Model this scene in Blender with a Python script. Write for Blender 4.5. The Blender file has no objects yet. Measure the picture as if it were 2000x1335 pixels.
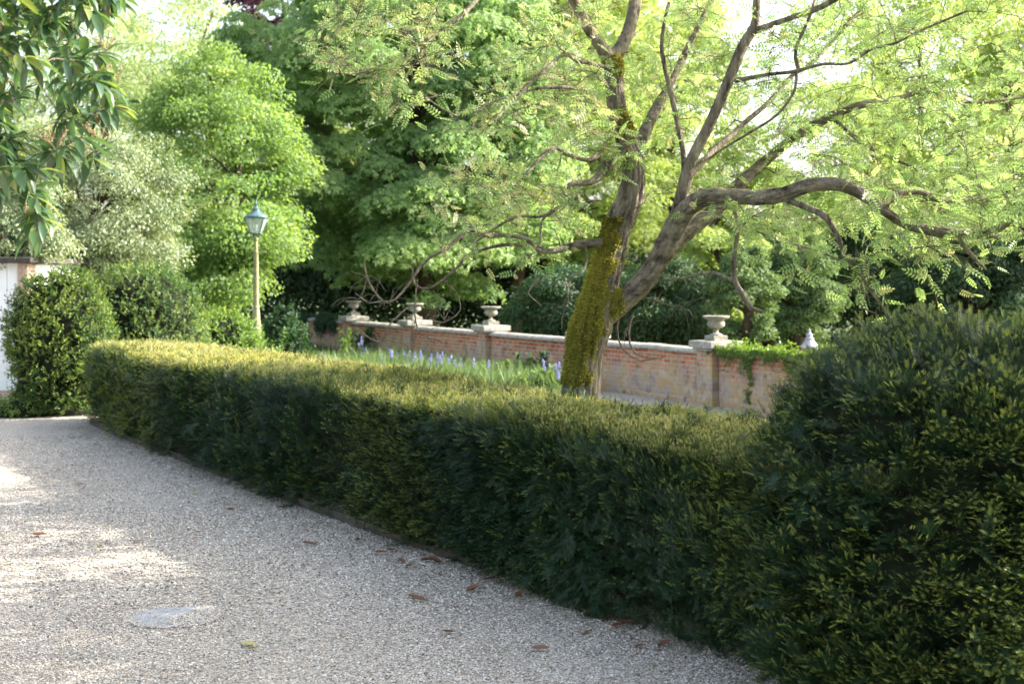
import bpy, math
import numpy as np
from mathutils import Vector, Matrix
R = math.radians
# ------------------------------------------------------------------ camera, sky, sun, exposure
scene = bpy.context.scene
COL = scene.collection
H = 2.1; FPX = 2778.0; HOR = 542.0          # eye height, focal length and horizon in pixels of the 2000 px photo
cam_d = bpy.data.cameras.new("camera"); cam = bpy.data.objects.new("camera", cam_d); COL.objects.link(cam)
cam.location = (0, 0, H); cam.rotation_euler = (R(90), 0, 0)
cam_d.lens = 50.0; cam_d.sensor_width = 36.0; cam_d.shift_y = -(667.5 - HOR) / 2000.0
cam_d.clip_end = 2000; cam_d.dof.use_dof = True; cam_d.dof.focus_distance = 9.5; cam_d.dof.aperture_fstop = 3.2
scene.camera = cam
SUN_EL = R(31); SUN_AZ = Vector((0.98, 0.20))      # where the sun stands, seen from above
w = bpy.data.worlds.new("World"); scene.world = w; w.use_nodes = True
nt = w.node_tree; bg = nt.nodes["Background"]
sky = nt.nodes.new("ShaderNodeTexSky"); sky.sky_type = 'NISHITA'; sky.sun_disc = False
sky.sun_elevation = SUN_EL; sky.sun_rotation = math.atan2(SUN_AZ.x, SUN_AZ.y)
sky.air_density = 1.0; sky.dust_density = 4.0; sky.ozone_density = 1.0
hs = nt.nodes.new('ShaderNodeHueSaturation'); hs.inputs['Saturation'].default_value = .68; nt.links.new(sky.outputs[0], hs.inputs['Color']); nt.links.new(hs.outputs[0], bg.inputs[0]); bg.inputs[1].default_value = 0.15
sl = bpy.data.lights.new("sun", 'SUN'); sl.energy = 5.0; sl.angle = R(0.5); sl.color = (1.0, 0.93, 0.80)
so = bpy.data.objects.new("sun", sl); COL.objects.link(so)
sd = Vector((SUN_AZ.x * math.cos(SUN_EL), SUN_AZ.y * math.cos(SUN_EL), math.sin(SUN_EL)))
so.rotation_euler = sd.to_track_quat('Z', 'Y').to_euler(); so.location = (20, 10, 20)
scene.view_settings.view_transform = 'Standard'; scene.view_settings.look = 'None'
scene.view_settings.exposure = 2.05; scene.view_settings.gamma = 1.0
scene.render.engine = 'CYCLES'
scene.cycles.max_bounces = 7; scene.cycles.diffuse_bounces = 4; scene.cycles.transmission_bounces = 5; scene.cycles.transparent_max_bounces = 8
scene.cycles.glossy_bounces = 2
scene.cycles.use_denoising = True; scene.cycles.sample_clamp_indirect = 4.0; scene.cycles.blur_glossy = 1.0

def P(px, py, d):                      # a point seen at pixel (px, py) standing d metres away
    return np.array(((px - 1000) / FPX * d, d, H - (py - HOR) / FPX * d))
def G(px, py):                         # the ground point seen at a pixel
    d = H * FPX / (py - HOR)
    return np.array(((px - 1000) / FPX * d, d, 0.0))

# ------------------------------------------------------------------ helpers
def tag(o, label=None, cat=None, group=None, kind=None):
    for k, v in (("label", label), ("category", cat), ("group", group), ("kind", kind)):
        if v: o[k] = v
    return o
def empty(name, loc=(0, 0, 0), rz=0.0):
    o = bpy.data.objects.new(name, None); COL.objects.link(o); o.location = loc; o.rotation_euler = (0, 0, rz)
    o.empty_display_size = 0.2
    return o
def nz(v):
    return v / np.maximum(np.linalg.norm(v, axis=-1, keepdims=True), 1e-9)

class MB:                              # collects vertices / faces / per-face attributes, builds ONE mesh object
    def __init__(s): s.v = []; s.f = []; s.n = 0; s.att = []; s.mi = []
    def add(s, v, f, att=None, mi=0):
        v = np.asarray(v, float).reshape(-1, 3); f = np.asarray(f, int)
        s.v.append(v); s.f.append(f + s.n); s.n += len(v)
        m = len(f)
        s.att.append(np.zeros((m, 2)) if att is None else np.broadcast_to(np.asarray(att, float), (m, 2)))
        s.mi.append(np.full(m, mi))
        return s
    def build(s, name, mats, parent=None, loc=None, smooth=False, origin=None):
        V = np.concatenate(s.v)
        if origin is not None: V = V - np.asarray(origin)
        me = bpy.data.meshes.new(name)
        me.vertices.add(len(V)); me.vertices.foreach_set("co", V.astype(np.float32).ravel())
        sizes = np.concatenate([np.full(len(f), f.shape[1]) for f in s.f])
        idx = np.concatenate([f.ravel() for f in s.f])
        me.loops.add(len(idx)); me.loops.foreach_set("vertex_index", idx.astype(np.int32))
        me.polygons.add(len(sizes))
        st = np.concatenate(([0], np.cumsum(sizes)[:-1])).astype(np.int32)
        me.polygons.foreach_set("loop_start", st)
        me.polygons.foreach_set("material_index", np.concatenate(s.mi).astype(np.int32))
        if not isinstance(mats, (list, tuple)): mats = [mats]
        for m in mats: me.materials.append(m)
        A = np.concatenate(s.att)
        if A.any():
            for k, nm in enumerate(("tint", "tip")):
                a = me.attributes.new(nm, 'FLOAT', 'FACE'); a.data.foreach_set("value", A[:, k].astype(np.float32))
        me.update(calc_edges=True)
        me.polygons.foreach_set("use_smooth", np.full(len(sizes), bool(smooth)))
        o = bpy.data.objects.new(name, me); COL.objects.link(o)
        if parent is not None: o.parent = parent
        if loc is not None: o.location = loc
        elif origin is not None: o.location = origin
        return o

def box(x0, x1, y0, y1, z0, z1, bev=0.0):
    """box with chamfered vertical and top edges"""
    if bev <= 0:
        v = [(x0,y0,z0),(x1,y0,z0),(x1,y1,z0),(x0,y1,z0),(x0,y0,z1),(x1,y0,z1),(x1,y1,z1),(x0,y1,z1)]
        return v, [(0,3,2,1),(4,5,6,7),(0,1,5,4),(1,2,6,5),(2,3,7,6),(3,0,4,7)]
    b = bev
    def ring(x0, x1, y0, y1, z, c): return [(x0+c,y0,z),(x1-c,y0,z),(x1,y0+c,z),(x1,y1-c,z),(x1-c,y1,z),(x0+c,y1,z),(x0,y1-c,z),(x0,y0+c,z)]
    v = ring(x0,x1,y0,y1,z0,b) + ring(x0,x1,y0,y1,z1-b,b) + ring(x0+b,x1-b,y0+b,y1-b,z1,b*.6)
    f = [(i,(i+1)%8,8+(i+1)%8,8+i) for i in range(8)] + [(8+i,8+(i+1)%8,16+(i+1)%8,16+i) for i in range(8)]
    f += [(16,17,18,23),(18,19,22,23),(19,20,21,22)] + [(7,2,1,0),(7,6,3,2),(6,5,4,3)]
    return v, f

_ns = np.random.default_rng(5)
_NK = [(nz(_ns.normal(size=(9, 3))), _ns.uniform(0, 6.28, 9)) for _ in range(4)]
def noise(p, sc=1.0, oct=3, seed=0.0):  # smooth value about -1..1
    p = np.asarray(p, float) * sc + seed * 17.3
    out = 0; a = 1.0; tot = 0
    for k in range(oct):
        D, ph = _NK[k]
        out = out + a * np.sin(p @ (D * (2.2 ** k) * np.linspace(.7, 1.5, 9)[:, None]).T + ph).sum(-1) / 3.2
        tot += a; a *= .5
    return np.clip(out / tot, -1.3, 1.3)

def grid_faces(nu, nv, wrap=False):
    i = np.arange(nu - 1)[:, None]; j = np.arange(nv if wrap else nv - 1)[None, :]
    j2 = (j + 1) % nv
    return np.stack([i * nv + j, i * nv + j2, (i + 1) * nv + j2, (i + 1) * nv + j], -1).reshape(-1, 4)

def resample(pts, rad, step):
    pts = np.asarray(pts, float); rad = np.asarray(rad, float)
    n = len(pts)
    ex = np.vstack([2 * pts[0] - pts[1], pts, 2 * pts[-1] - pts[-2]])
    out = []; ro = []
    for i in range(n - 1):
        p0, p1, p2, p3 = ex[i:i + 4]
        m = max(1, int(np.linalg.norm(p2 - p1) / step))
        t = (np.arange(m) / m)[:, None]
        out.append(.5 * ((2*p1) + (-p0+p2)*t + (2*p0-5*p1+4*p2-p3)*t*t + (-p0+3*p1-3*p2+p3)*t**3))
        ro.append(rad[i] + (rad[i+1] - rad[i]) * t[:, 0])
    out.append(pts[-1:]); ro.append(rad[-1:])
    return np.vstack(out), np.concatenate(ro)

def tube_grid(pts, rad, ns=8, step=.1, rough=0.0, furrow=0.0, seed=0):
    c, r = resample(pts, rad, step)
    T = nz(np.gradient(c, axis=0)) if len(c) > 1 else np.array([[0, 0, 1.]])
    u = np.cross(T[0], (0, 1, 0.3)); u /= np.linalg.norm(u)
    U = [u]
    for k in range(1, len(c)):
        u = u - T[k] * (u @ T[k]); u /= np.linalg.norm(u); U.append(u)
    U = np.array(U); W = np.cross(T, U)
    a = np.arange(ns) / ns * 2 * math.pi
    N = U[:, None, :] * np.cos(a)[None, :, None] + W[:, None, :] * np.sin(a)[None, :, None]
    rr = r[:, None] * np.ones(ns)[None]
    if rough: rr = rr * (1 + rough * noise(c[:, None, :] + N * r[:, None, None] * 1.2, 5.0, 2, seed))
    if furrow:
        L = np.concatenate(([0], np.cumsum(np.linalg.norm(np.diff(c, axis=0), axis=1))))
        wob = noise(np.stack([L[:, None] * 1.5 + 0 * a, np.cos(a) * 1.2 + 0 * L[:, None], np.sin(a) * 1.2 + 0 * L[:, None]], -1), 2.2, 3, seed)
        k = 1 - np.abs(np.sin((a[None] * 8.0) + wob * 3.2 + 0.35 * np.sin(L[:, None] * 2.3)))
        rr = rr + furrow * np.minimum(1, r[:, None] / .14) * (k ** 2.2 * -1.0 + .3 * noise(c[:, None, :] + N * .2, 40, 2, seed))
    return c[:, None, :] + N * rr[:, :, None], N

def add_tube(mb, pts, rad, ns=8, step=.1, att=None, mi=0, **k):
    g, _ = tube_grid(pts, rad, ns, step, **k)
    nu, nv = g.shape[:2]
    mb.add(g, grid_faces(nu, nv, True), att, mi)
    tip = g[-1].mean(0)
    mb.add(np.vstack([g[-1], tip]), [(i, (i + 1) % nv, nv) for i in range(nv)], att, mi)
    return g

def sample_grid(g, n, rng, wrap=False, dens=None):
    """n random points with outward normals on a grid surface (nu, nv, 3)"""
    if wrap: g = np.concatenate([g, g[:, :1]], 1)
    a = g[:-1, :-1]; b = g[:-1, 1:]; c = g[1:, 1:]; d = g[1:, :-1]
    N = np.cross(c - a, d - b); A = np.linalg.norm(N, axis=-1)
    w = A.copy()
    if dens is not None: w = w * dens(((a + b + c + d) / 4))
    w = w.ravel() / w.sum()
    k = rng.choice(len(w), n, p=w)
    s = rng.random((n, 1)); t = rng.random((n, 1))
    a, b, c, d = (q.reshape(-1, 3)[k] for q in (a, b, c, d))
    p = (a * (1 - s) + b * s) * (1 - t) + (d * (1 - s) + c * s) * t
    return p, nz(N.reshape(-1, 3)[k])

def frames(axis, up):
    """frames (n,3,3) with rows x = axis, y = side, z = normal near up"""
    x = nz(axis); y = nz(np.cross(up, x)); z = np.cross(x, y)
    return np.stack([x, y, z], 1)

def scatter(mb, tv, tf, pos, F, sc, tint=None, tipf=None, mi=0):
    tv = np.asarray(tv, float); tf = np.asarray(tf, int)
    n = len(pos); k = len(tv)
    sc = np.broadcast_to(np.asarray(sc, float).reshape(-1, 1) if np.ndim(sc) < 2 else sc, (n, 3) if np.ndim(sc) == 2 else (n, 1))
    V = (tv[None] * sc[:, None, :]) @ F + pos[:, None, :]
    f = (tf[None] + (np.arange(n) * k)[:, None, None]).reshape(-1, tf.shape[1])
    m = len(tf)
    tint = np.zeros(n) if tint is None else tint
    tp = np.zeros((n, m)) if tipf is None else np.broadcast_to(tipf, (n, m))
    att = np.stack([np.repeat(tint, m), tp.ravel()], -1)
    mb.add(V.reshape(-1, 3), f, att, mi)

def rdir(rng, n): return nz(rng.normal(size=(n, 3)))

# leaf templates, along +x, length 1
LEAF = (np.array([(0,0,0),(.35,.24,.05),(1,0,-.06),(.35,-.24,.05),(.5,0,0)]), np.array([(0,4,1),(1,4,2),(0,3,4),(3,2,4)]))
OVAL = (np.array([(0,0,0),(.3,.22,.03),(.72,.2,.02),(1,0,-.05),(.72,-.2,.02),(.3,-.22,.03)]), np.array([(0,1,2,3),(0,3,4,5)]))
def _maple():
    v = []; f = []
    for a, l in ((0, 1.0), (58, .82), (-58, .82)):
        c, s = math.cos(R(a)), math.sin(R(a)); b = len(v)
        for x, y, z in ((0, 0, 0), (.5, .21, .02), (1, 0, -.14), (.5, -.21, .02)): v.append(((x*c - y*s)*l*.75, (x*s + y*c)*l*.75, z*l))
        f.append((b, b+1, b+2, b+3))
    return np.array(v), np.array(f)
MAPLE = _maple()

# ------------------------------------------------------------------ materials
def mat(name):
    m = bpy.data.materials.new(name); m.use_nodes = True
    n = m.node_tree; b = n.nodes["Principled BSDF"]
    return m, n, b
def N_(nt, t, **k):
    n = nt.nodes.new(t)
    for a, v in k.items():
        if a.startswith("i_"): n.inputs[int(a[2:])].default_value = v
        else: setattr(n, a, v)
    return n
def ramp(nt, fac, stops):
    r = nt.nodes.new("ShaderNodeValToRGB"); el = r.color_ramp.elements
    while len(el) > 1: el.remove(el[-1])
    el[0].position = stops[0][0]; el[0].color = (*stops[0][1], 1)
    for p, c in stops[1:]:
        e = el.new(p); e.color = (*c, 1)
    nt.links.new(fac, r.inputs[0]); return r.outputs[0]
def mixc(nt, fac, a, b, mode='MIX'):
    m = nt.nodes.new("ShaderNodeMix"); m.data_type = 'RGBA'; m.blend_type = mode
    for s, v in ((m.inputs[0], fac), (m.inputs[6], a), (m.inputs[7], b)):
        if isinstance(v, (int, float)): s.default_value = v
        elif isinstance(v, tuple): s.default_value = (*v, 1)
        else: nt.links.new(v, s)
    return m.outputs[2]
def tex_noise(nt, scale, detail=4, vec=None, rough=.55):
    n = N_(nt, "ShaderNodeTexNoise"); n.inputs["Scale"].default_value = scale; n.inputs["Detail"].default_value = detail
    n.inputs["Roughness"].default_value = rough
    if vec is not None: nt.links.new(vec, n.inputs["Vector"])
    return n.outputs[0]
def coords(nt, scale=(1, 1, 1)):
    tc = N_(nt, "ShaderNodeTexCoord"); mp = N_(nt, "ShaderNodeMapping"); mp.inputs["Scale"].default_value = scale
    nt.links.new(tc.outputs["Object"], mp.inputs[0]); return mp.outputs[0]
def bump(nt, b, h, dist, strength=1.0):
    n = N_(nt, "ShaderNodeBump"); n.inputs["Strength"].default_value = strength; n.inputs["Distance"].default_value = dist
    nt.links.new(h, n.inputs["Height"]); nt.links.new(n.outputs[0], b.inputs["Normal"]); return n

def leaf_mat(name, lo, hi, tipc=None, trans=.45, rough=.5, spec=.35, tmul=(1.5, 1.45, .55)):
    """foliage: colour from the per-leaf tint (age), a lighter colour on new tips, thin translucent blades"""
    m, n, b = mat(name)
    a = N_(n, "ShaderNodeAttribute", attribute_name="tint")
    c = mixc(n, a.outputs["Fac"], lo, hi)
    if tipc:
        t = N_(n, "ShaderNodeAttribute", attribute_name="tip")
        c = mixc(n, t.outputs["Fac"], c, tipc)
    n.links.new(c, b.inputs["Base Color"])
    b.inputs["Roughness"].default_value = rough; b.inputs["Specular IOR Level"].default_value = spec
    tr = N_(n, "ShaderNodeBsdfTranslucent")
    n.links.new(mixc(n, 1.0, c, tuple(tmul), 'MULTIPLY'), tr.inputs[0])
    mx = N_(n, "ShaderNodeMixShader"); mx.inputs[0].default_value = trans
    n.links.new(b.outputs[0], mx.inputs[1]); n.links.new(tr.outputs[0], mx.inputs[2])
    n.links.new(mx.outputs[0], n.nodes["Material Output"].inputs[0])
    return m
def plain(name, col, rough=.7, nscale=0, namp=.3, bdist=0, metal=0, spec=.4):
    m, n, b = mat(name)
    b.inputs["Roughness"].default_value = rough; b.inputs["Metallic"].default_value = metal; b.inputs["Specular IOR Level"].default_value = spec
    if nscale:
        f = tex_noise(n, nscale, 5, coords(n))
        dk = tuple(c * (1 - namp) for c in col); lt = tuple(min(1, c * (1 + namp)) for c in col)
        n.links.new(ramp(n, f, [(.3, dk), (.7, lt)]), b.inputs["Base Color"])
        if bdist: bump(n, b, f, bdist)
    else: b.inputs["Base Color"].default_value = (*col, 1)
    return m

M = {}
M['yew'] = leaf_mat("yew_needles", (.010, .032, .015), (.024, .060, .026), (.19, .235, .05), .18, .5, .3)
M['yew_top'] = leaf_mat("yew_clipped_sunlit_top", (.07, .11, .035), (.14, .17, .06), (.44, .41, .21), .4, .5, .3)  # clipped top shoots, sunlight on them put into a paler golden colour
M['core'] = plain("hedge_dark_hull", (.012, .016, .008), .95, 9, .6, .02, 0, .1)  # solid hull inside the foliage, shade of the deep gaps put into its near-black
M['box'] = leaf_mat("shrub_leaves", (.026, .065, .02), (.06, .12, .032), (.23, .29, .07), .35, .55, .2)
M['box_dark'] = leaf_mat("holly_shrub_leaves", (.035, .08, .025), (.075, .14, .045), (.26, .32, .11), .4, .5, .3)
M['lime'] = leaf_mat("lime_leaves", (.12, .215, .075), (.23, .325, .13), None, .55)
M['maple'] = leaf_mat("maple_leaves", (.16, .27, .11), (.34, .46, .20), None, .52, .5, .35, (1.35, 1.35, .85))
M['pale'] = leaf_mat("washed_distant_leaves", (.25, .33, .14), (.38, .45, .23), None, .5, .5, .35, (1.2, 1.2, .8))  # washed-out look of bright, far trees put into the leaf colour
M['mid'] = leaf_mat("mid_green_leaves", (.21, .30, .09), (.38, .46, .17), None, .5, .5, .35, (1.35, 1.3, .7))
M['copper'] = leaf_mat("copper_beech_leaves", (.035, .012, .022), (.09, .03, .045), None, .4, .5, .35, (1.5, .8, 1.1))
M['holly'] = leaf_mat("variegated_holly_leaves", (.08, .13, .06), (.30, .35, .22), None, .3, .4, .4)
M['dark'] = leaf_mat("dark_evergreen_leaves", (.02, .045, .02), (.06, .11, .045), None, .25, .6, .2)
M['cypress'] = leaf_mat("cypress_leaves", (.06, .11, .045), (.14, .21, .085), None, .3, .6, .2)
M['blue'] = leaf_mat("blue_conifer_leaves", (.03, .055, .06), (.06, .10, .11), None, .2)
M['ash'] = leaf_mat("main_tree_leaflets", (.22, .335, .13), (.40, .475, .225), (.50, .42, .26), .52, .4, .45, (1.12, 1.2, .75))
M['laurel'] = leaf_mat("large_evergreen_leaves", (.035, .08, .04), (.08, .15, .07), (.2, .25, .08), .38, .3, .9)
M['ivy'] = leaf_mat("ivy_leaves", (.05, .11, .02), (.16, .24, .04), None, .4, .35, .5)
M['ivy_dark'] = leaf_mat("dark_ivy_leaves", (.02, .055, .022), (.05, .11, .045), None, .25, .5, .3)
M['grass'] = leaf_mat("grass_blades", (.05, .105, .045), (.15, .21, .10), None, .4)
M['bluebell'] = leaf_mat("bluebell_flowers", (.22, .23, .46), (.40, .40, .66), None, .35, .6, .2, (1.2, 1.1, 1.4))
M['weed'] = leaf_mat("weed_leaves", (.07, .14, .035), (.18, .27, .07), None, .45)
M['dead'] = leaf_mat("dead_leaf", (.13, .06, .032), (.26, .14, .08), None, .15, .6, .3, (1.2, 1, .8))
M['raceme'] = plain("dried_flower_stalks", (.27, .20, .11), .8)
M['moss'] = leaf_mat("moss_tufts", (.10, .09, .02), (.44, .42, .10), None, .35, .8, .1)

def bark(name, dark, light, stretch=(1, 1, .22), sc=14, bd=.012):
    m, n, b = mat(name); v = coords(n, stretch)
    f1 = tex_noise(n, sc, 8, v, .65); f2 = tex_noise(n, sc * 3.1, 6, coords(n, (1, 1, .5)), .6)
    base = ramp(n, f1, [(.32, dark), (.5, tuple((a + c) / 2 for a, c in zip(dark, light))), (.68, light)])
    lich = ramp(n, tex_noise(n, 6.5, 6, coords(n)), [(.60, (0, 0, 0)), (.68, (1, 1, 1))])
    base = mixc(n, mixc(n, .35, (0, 0, 0), lich), base, (.34, .34, .26))
    base = mixc(n, .45, base, ramp(n, f2, [(.3, (.35, .35, .35)), (.7, (1.35, 1.3, 1.2))]), 'MULTIPLY')
    n.links.new(base, b.inputs["Base Color"]); b.inputs["Roughness"].default_value = .9; b.inputs["Specular IOR Level"].default_value = .2
    ad = N_(n, "ShaderNodeMath", operation='ADD'); n.links.new(f1, ad.inputs[0]); n.links.new(f2, ad.inputs[1])
    bump(n, b, ad.outputs[0], bd); return m
M['bark'] = bark("rough_bark", (.03, .023, .017), (.33, .28, .22), bd=.02)
M['bark_limb'] = bark("rough_limb_bark", (.03, .023, .017), (.33, .28, .22), (.28, 1, .8), 14, .018)
M['bark_thin'] = bark("twig_bark", (.075, .06, .045), (.22, .19, .14), (1, 1, 1), 20, .004)
M['bark_red'] = bark("reddish_bark", (.05, .03, .022), (.17, .09, .06))
M['bark_dark'] = bark("dark_bark", (.025, .02, .015), (.09, .07, .05))

def gravel_mat():
    m, n, b = mat("pale_gravel"); v = coords(n)
    vo = N_(n, "ShaderNodeTexVoronoi"); vo.inputs["Scale"].default_value = 95; n.links.new(v, vo.inputs["Vector"])
    sep = N_(n, "ShaderNodeSeparateColor"); n.links.new(vo.outputs["Color"], sep.inputs[0])
    c = ramp(n, sep.outputs[0], [(0, (.09, .085, .075)), (.12, (.28, .245, .20)), (.35, (.42, .38, .325)), (.7, (.54, .495, .43)), (.88, (.72, .68, .615)), (1, (.42, .31, .20))])
    vs = N_(n, "ShaderNodeTexVoronoi"); vs.inputs["Scale"].default_value = 190; n.links.new(v, vs.inputs["Vector"])
    s2 = N_(n, "ShaderNodeSeparateColor"); n.links.new(vs.outputs["Color"], s2.inputs[0])
    c = mixc(n, .5, c, ramp(n, s2.outputs[1], [(0, (.5, .5, .5)), (.5, (1, 1, 1)), (1, (1.35, 1.33, 1.3))]), 'MULTIPLY')
    big = ramp(n, tex_noise(n, .8, 5, coords(n, (1.6, .45, 1)), .62), [(.3, (.74, .72, .68)), (.5, (.98, .97, .95)), (.7, (1.1, 1.09, 1.07))])
    c = mixc(n, 1.0, c, big, 'MULTIPLY')
    grim = ramp(n, tex_noise(n, 7, 5, v), [(.58, (0, 0, 0)), (.74, (.5, .5, .5))])
    c = mixc(n, grim, c, (.20, .18, .13))
    n.links.new(c, b.inputs["Base Color"]); b.inputs["Roughness"].default_value = .85; b.inputs["Specular IOR Level"].default_value = .25
    inv = N_(n, "ShaderNodeMath", operation='SUBTRACT'); inv.inputs[0].default_value = 1; n.links.new(vo.outputs["Distance"], inv.inputs[1])
    bump(n, b, inv.outputs[0], .012, .9); return m
M['gravel'] = gravel_mat()
def stone_mat(name, cols):
    m, n, b = mat(name)
    a = N_(n, "ShaderNodeAttribute", attribute_name="tint")
    n.links.new(ramp(n, a.outputs["Fac"], cols), b.inputs["Base Color"]); b.inputs["Roughness"].default_value = .8
    return m
M['pebble'] = stone_mat("gravel_stones", [(0, (.09, .08, .07)), (.12, (.24, .205, .165)), (.4, (.41, .37, .31)), (.7, (.56, .52, .45)), (.9, (.76, .72, .65)), (1, (.46, .31, .18))])
def grass_ground():
    m, n, b = mat("lawn_ground"); v = coords(n)
    c = ramp(n, tex_noise(n, 3, 8, v, .7), [(.3, (.035, .055, .02)), (.5, (.07, .11, .035)), (.7, (.11, .13, .05))])
    n.links.new(c, b.inputs["Base Color"]); b.inputs["Roughness"].default_value = .95; bump(n, b, tex_noise(n, 30, 4, v), .03); return m
M['lawn'] = grass_ground()
M['soil'] = plain("bed_soil", (.045, .032, .022), .95, 14, .6, .03, 0, .1)

def brick_mat(name="old_red_brick", lo=.42, amt=.68):
    m, n, b = mat(name)
    tc = N_(n, "ShaderNodeTexCoord"); sp = N_(n, "ShaderNodeSeparateXYZ"); n.links.new(tc.outputs["Object"], sp.inputs[0])
    ad = N_(n, "ShaderNodeMath", operation='ADD'); n.links.new(sp.outputs[0], ad.inputs[0]); n.links.new(sp.outputs[1], ad.inputs[1])
    cb = N_(n, "ShaderNodeCombineXYZ"); n.links.new(ad.outputs[0], cb.inputs[0]); n.links.new(sp.outputs[2], cb.inputs[1])
    br = N_(n, "ShaderNodeTexBrick"); n.links.new(cb.outputs[0], br.inputs["Vector"])
    br.inputs["Scale"].default_value = 1; br.inputs["Mortar Size"].default_value = .009; br.inputs["Brick Width"].default_value = .235; br.inputs["Row Height"].default_value = .078
    br.inputs["Mortar Smooth"].default_value = .3
    br.inputs["Color1"].default_value = (.36, .085, .045, 1); br.inputs["Color2"].default_value = (.52, .20, .115, 1); br.inputs["Mortar"].default_value = (.47, .43, .36, 1)
    o = coords(n)
    c = mixc(n, .35, br.outputs["Color"], ramp(n, tex_noise(n, 7, 5, o), [(.3, (.3, .3, .32)), (.7, (1.4, 1.35, 1.3))]), 'MULTIPLY')
    # pale lime and lichen bloom, growing thicker towards the foot of the wall
    zr = N_(n, "ShaderNodeMapRange"); n.links.new(sp.outputs[2], zr.inputs[0]); zr.inputs[1].default_value = 0.0; zr.inputs[2].default_value = .95; zr.inputs[3].default_value = .36; zr.inputs[4].default_value = -.13
    nn = tex_noise(n, 4.0, 8, o, .75)
    sm = N_(n, "ShaderNodeMath", operation='ADD'); n.links.new(nn, sm.inputs[0]); n.links.new(zr.outputs[0], sm.inputs[1])
    msk = ramp(n, sm.outputs[0], [(lo, (0, 0, 0)), (lo + .16, (amt, amt, amt))])
    bloom = ramp(n, tex_noise(n, 3.3, 5, o), [(.3, (.22, .20, .175)), (.45, (.42, .39, .33)), (.54, (.44, .33, .16)), (.7, (.50, .48, .43))])
    c = mixc(n, msk, c, bloom)
    drk = ramp(n, tex_noise(n, 5, 6, coords(n, (1, 1, .5)), .7), [(.56, (0, 0, 0)), (.70, (.7, .7, .7))])
    c = mixc(n, drk, c, (.10, .09, .075))
    n.links.new(c, b.inputs["Base Color"]); b.inputs["Roughness"].default_value = .92; b.inputs["Specular IOR Level"].default_value = .2
    bump(n, b, br.outputs["Fac"], -.01, .8); return m
M['brick'] = brick_mat(lo=.47, amt=.72)
M['pillar_brick'] = brick_mat('lichened_pillar_brick', .37, .75)
def stone(name, c0, c1, c2):
    m, n, b = mat(name); o = coords(n)
    c = ramp(n, tex_noise(n, 7, 8, o, .7), [(.3, c0), (.48, c1), (.7, c2)])
    sp = ramp(n, tex_noise(n, 26, 4, o), [(.56, (0, 0, 0)), (.66, (.65, .65, .65))])
    c = mixc(n, sp, c, (.14, .13, .10))
    n.links.new(c, b.inputs["Base Color"]); b.inputs["Roughness"].default_value = .9; b.inputs["Specular IOR Level"].default_value = .25
    bump(n, b, tex_noise(n, 40, 5, o), .006); return m
M['coping'] = stone("weathered_coping_stone", (.15, .14, .115), (.30, .285, .245), (.46, .44, .39))
M['urnstone'] = stone("carved_urn_stone", (.09, .085, .065), (.22, .21, .17), (.38, .36, .31))
M['lead'] = plain("grey_lead", (.26, .27, .33), .55, 12, .25, .002)
M['post'] = plain("verdigris_painted_iron", (.20, .20, .095), .6, 14, .3, .002)
M['lantern'] = plain("blue_grey_painted_metal", (.06, .11, .12), .4, 10, .25, .001)
M['white'] = plain("white_painted_boards", (.78, .79, .80), .5, 3, .05)
M['pinkbrick'] = plain("pinkish_render", (.45, .33, .27), .9, 18, .25, .003)
M['roof'] = plain("dark_roof_tiles", (.05, .045, .04), .9, 12, .4, .01)
M['timber'] = plain("weathered_timber", (.05, .04, .028), .85, 9, .4, .004)
M['iron'] = plain("galvanised_cover", (.40, .40, .40), .6, 12, .3, .001, .15)
def glass_mat():
    m, n, b = mat("lantern_glass"); b.inputs["Base Color"].default_value = (.85, .9, .9, 1)
    b.inputs["Roughness"].default_value = .12; b.inputs["Transmission Weight"].default_value = .75; b.inputs["IOR"].default_value = 1.3; return m
M['glass'] = glass_mat()

# ------------------------------------------------------------------ ground
def sheet(name, poly, z, m, sub=1):
    mb = MB(); poly = np.array([(x, y, z) for x, y in poly]); mb.add(poly, [tuple(range(len(poly)))])
    o = mb.build(name, m); tag(o, kind='structure'); return o
sheet("ground", [(-150, -40), (150, -40), (150, 180), (-150, 180)], -.008, M['lawn'])
FRONT = np.array([(1.75, 6.75), (1.15, 7.8), (.5, 8.95), (-.26, 10.2), (-1.26, 11.8), (-2.4, 13.8), (-3.9, 16.4), (-5.1, 18.5), (-6.1, 20.4), (-6.4, 21.0)])
fl = [tuple(p + np.array((.35, .2))) for p in FRONT]
sheet("driveway", [(-30, -6), (4.5, -6), (3.2, 4.5)] + fl + [(-6.0, 22.5), (-7.4, 23.4), (-12, 26), (-30, 26)], 0.0, M['gravel'])
WA = np.array((3.37, 23.5)); WB = np.array((-4.3, 38.6))          # the garden wall's pillars run from A (near) to B (far)
wd = (WB - WA) / np.linalg.norm(WB - WA); wn = np.array((-wd[1], wd[0]))   # wn points to the camera side (left)
if wn[0] > 0: wn = -wn
def WP(t, off=0, z=0): q = WA + wd * t + wn * off; return np.array((q[0], q[1], z))
pp = [WP(-9, .15)[:2], WP(7, .15)[:2], WP(7, 1.0)[:2], WP(3, 1.9)[:2], WP(-3, 2.6)[:2], WP(-9, 3.0)[:2]]
sheet("gravel_path", [tuple(p) for p in pp], -.002, M['gravel'])

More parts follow.
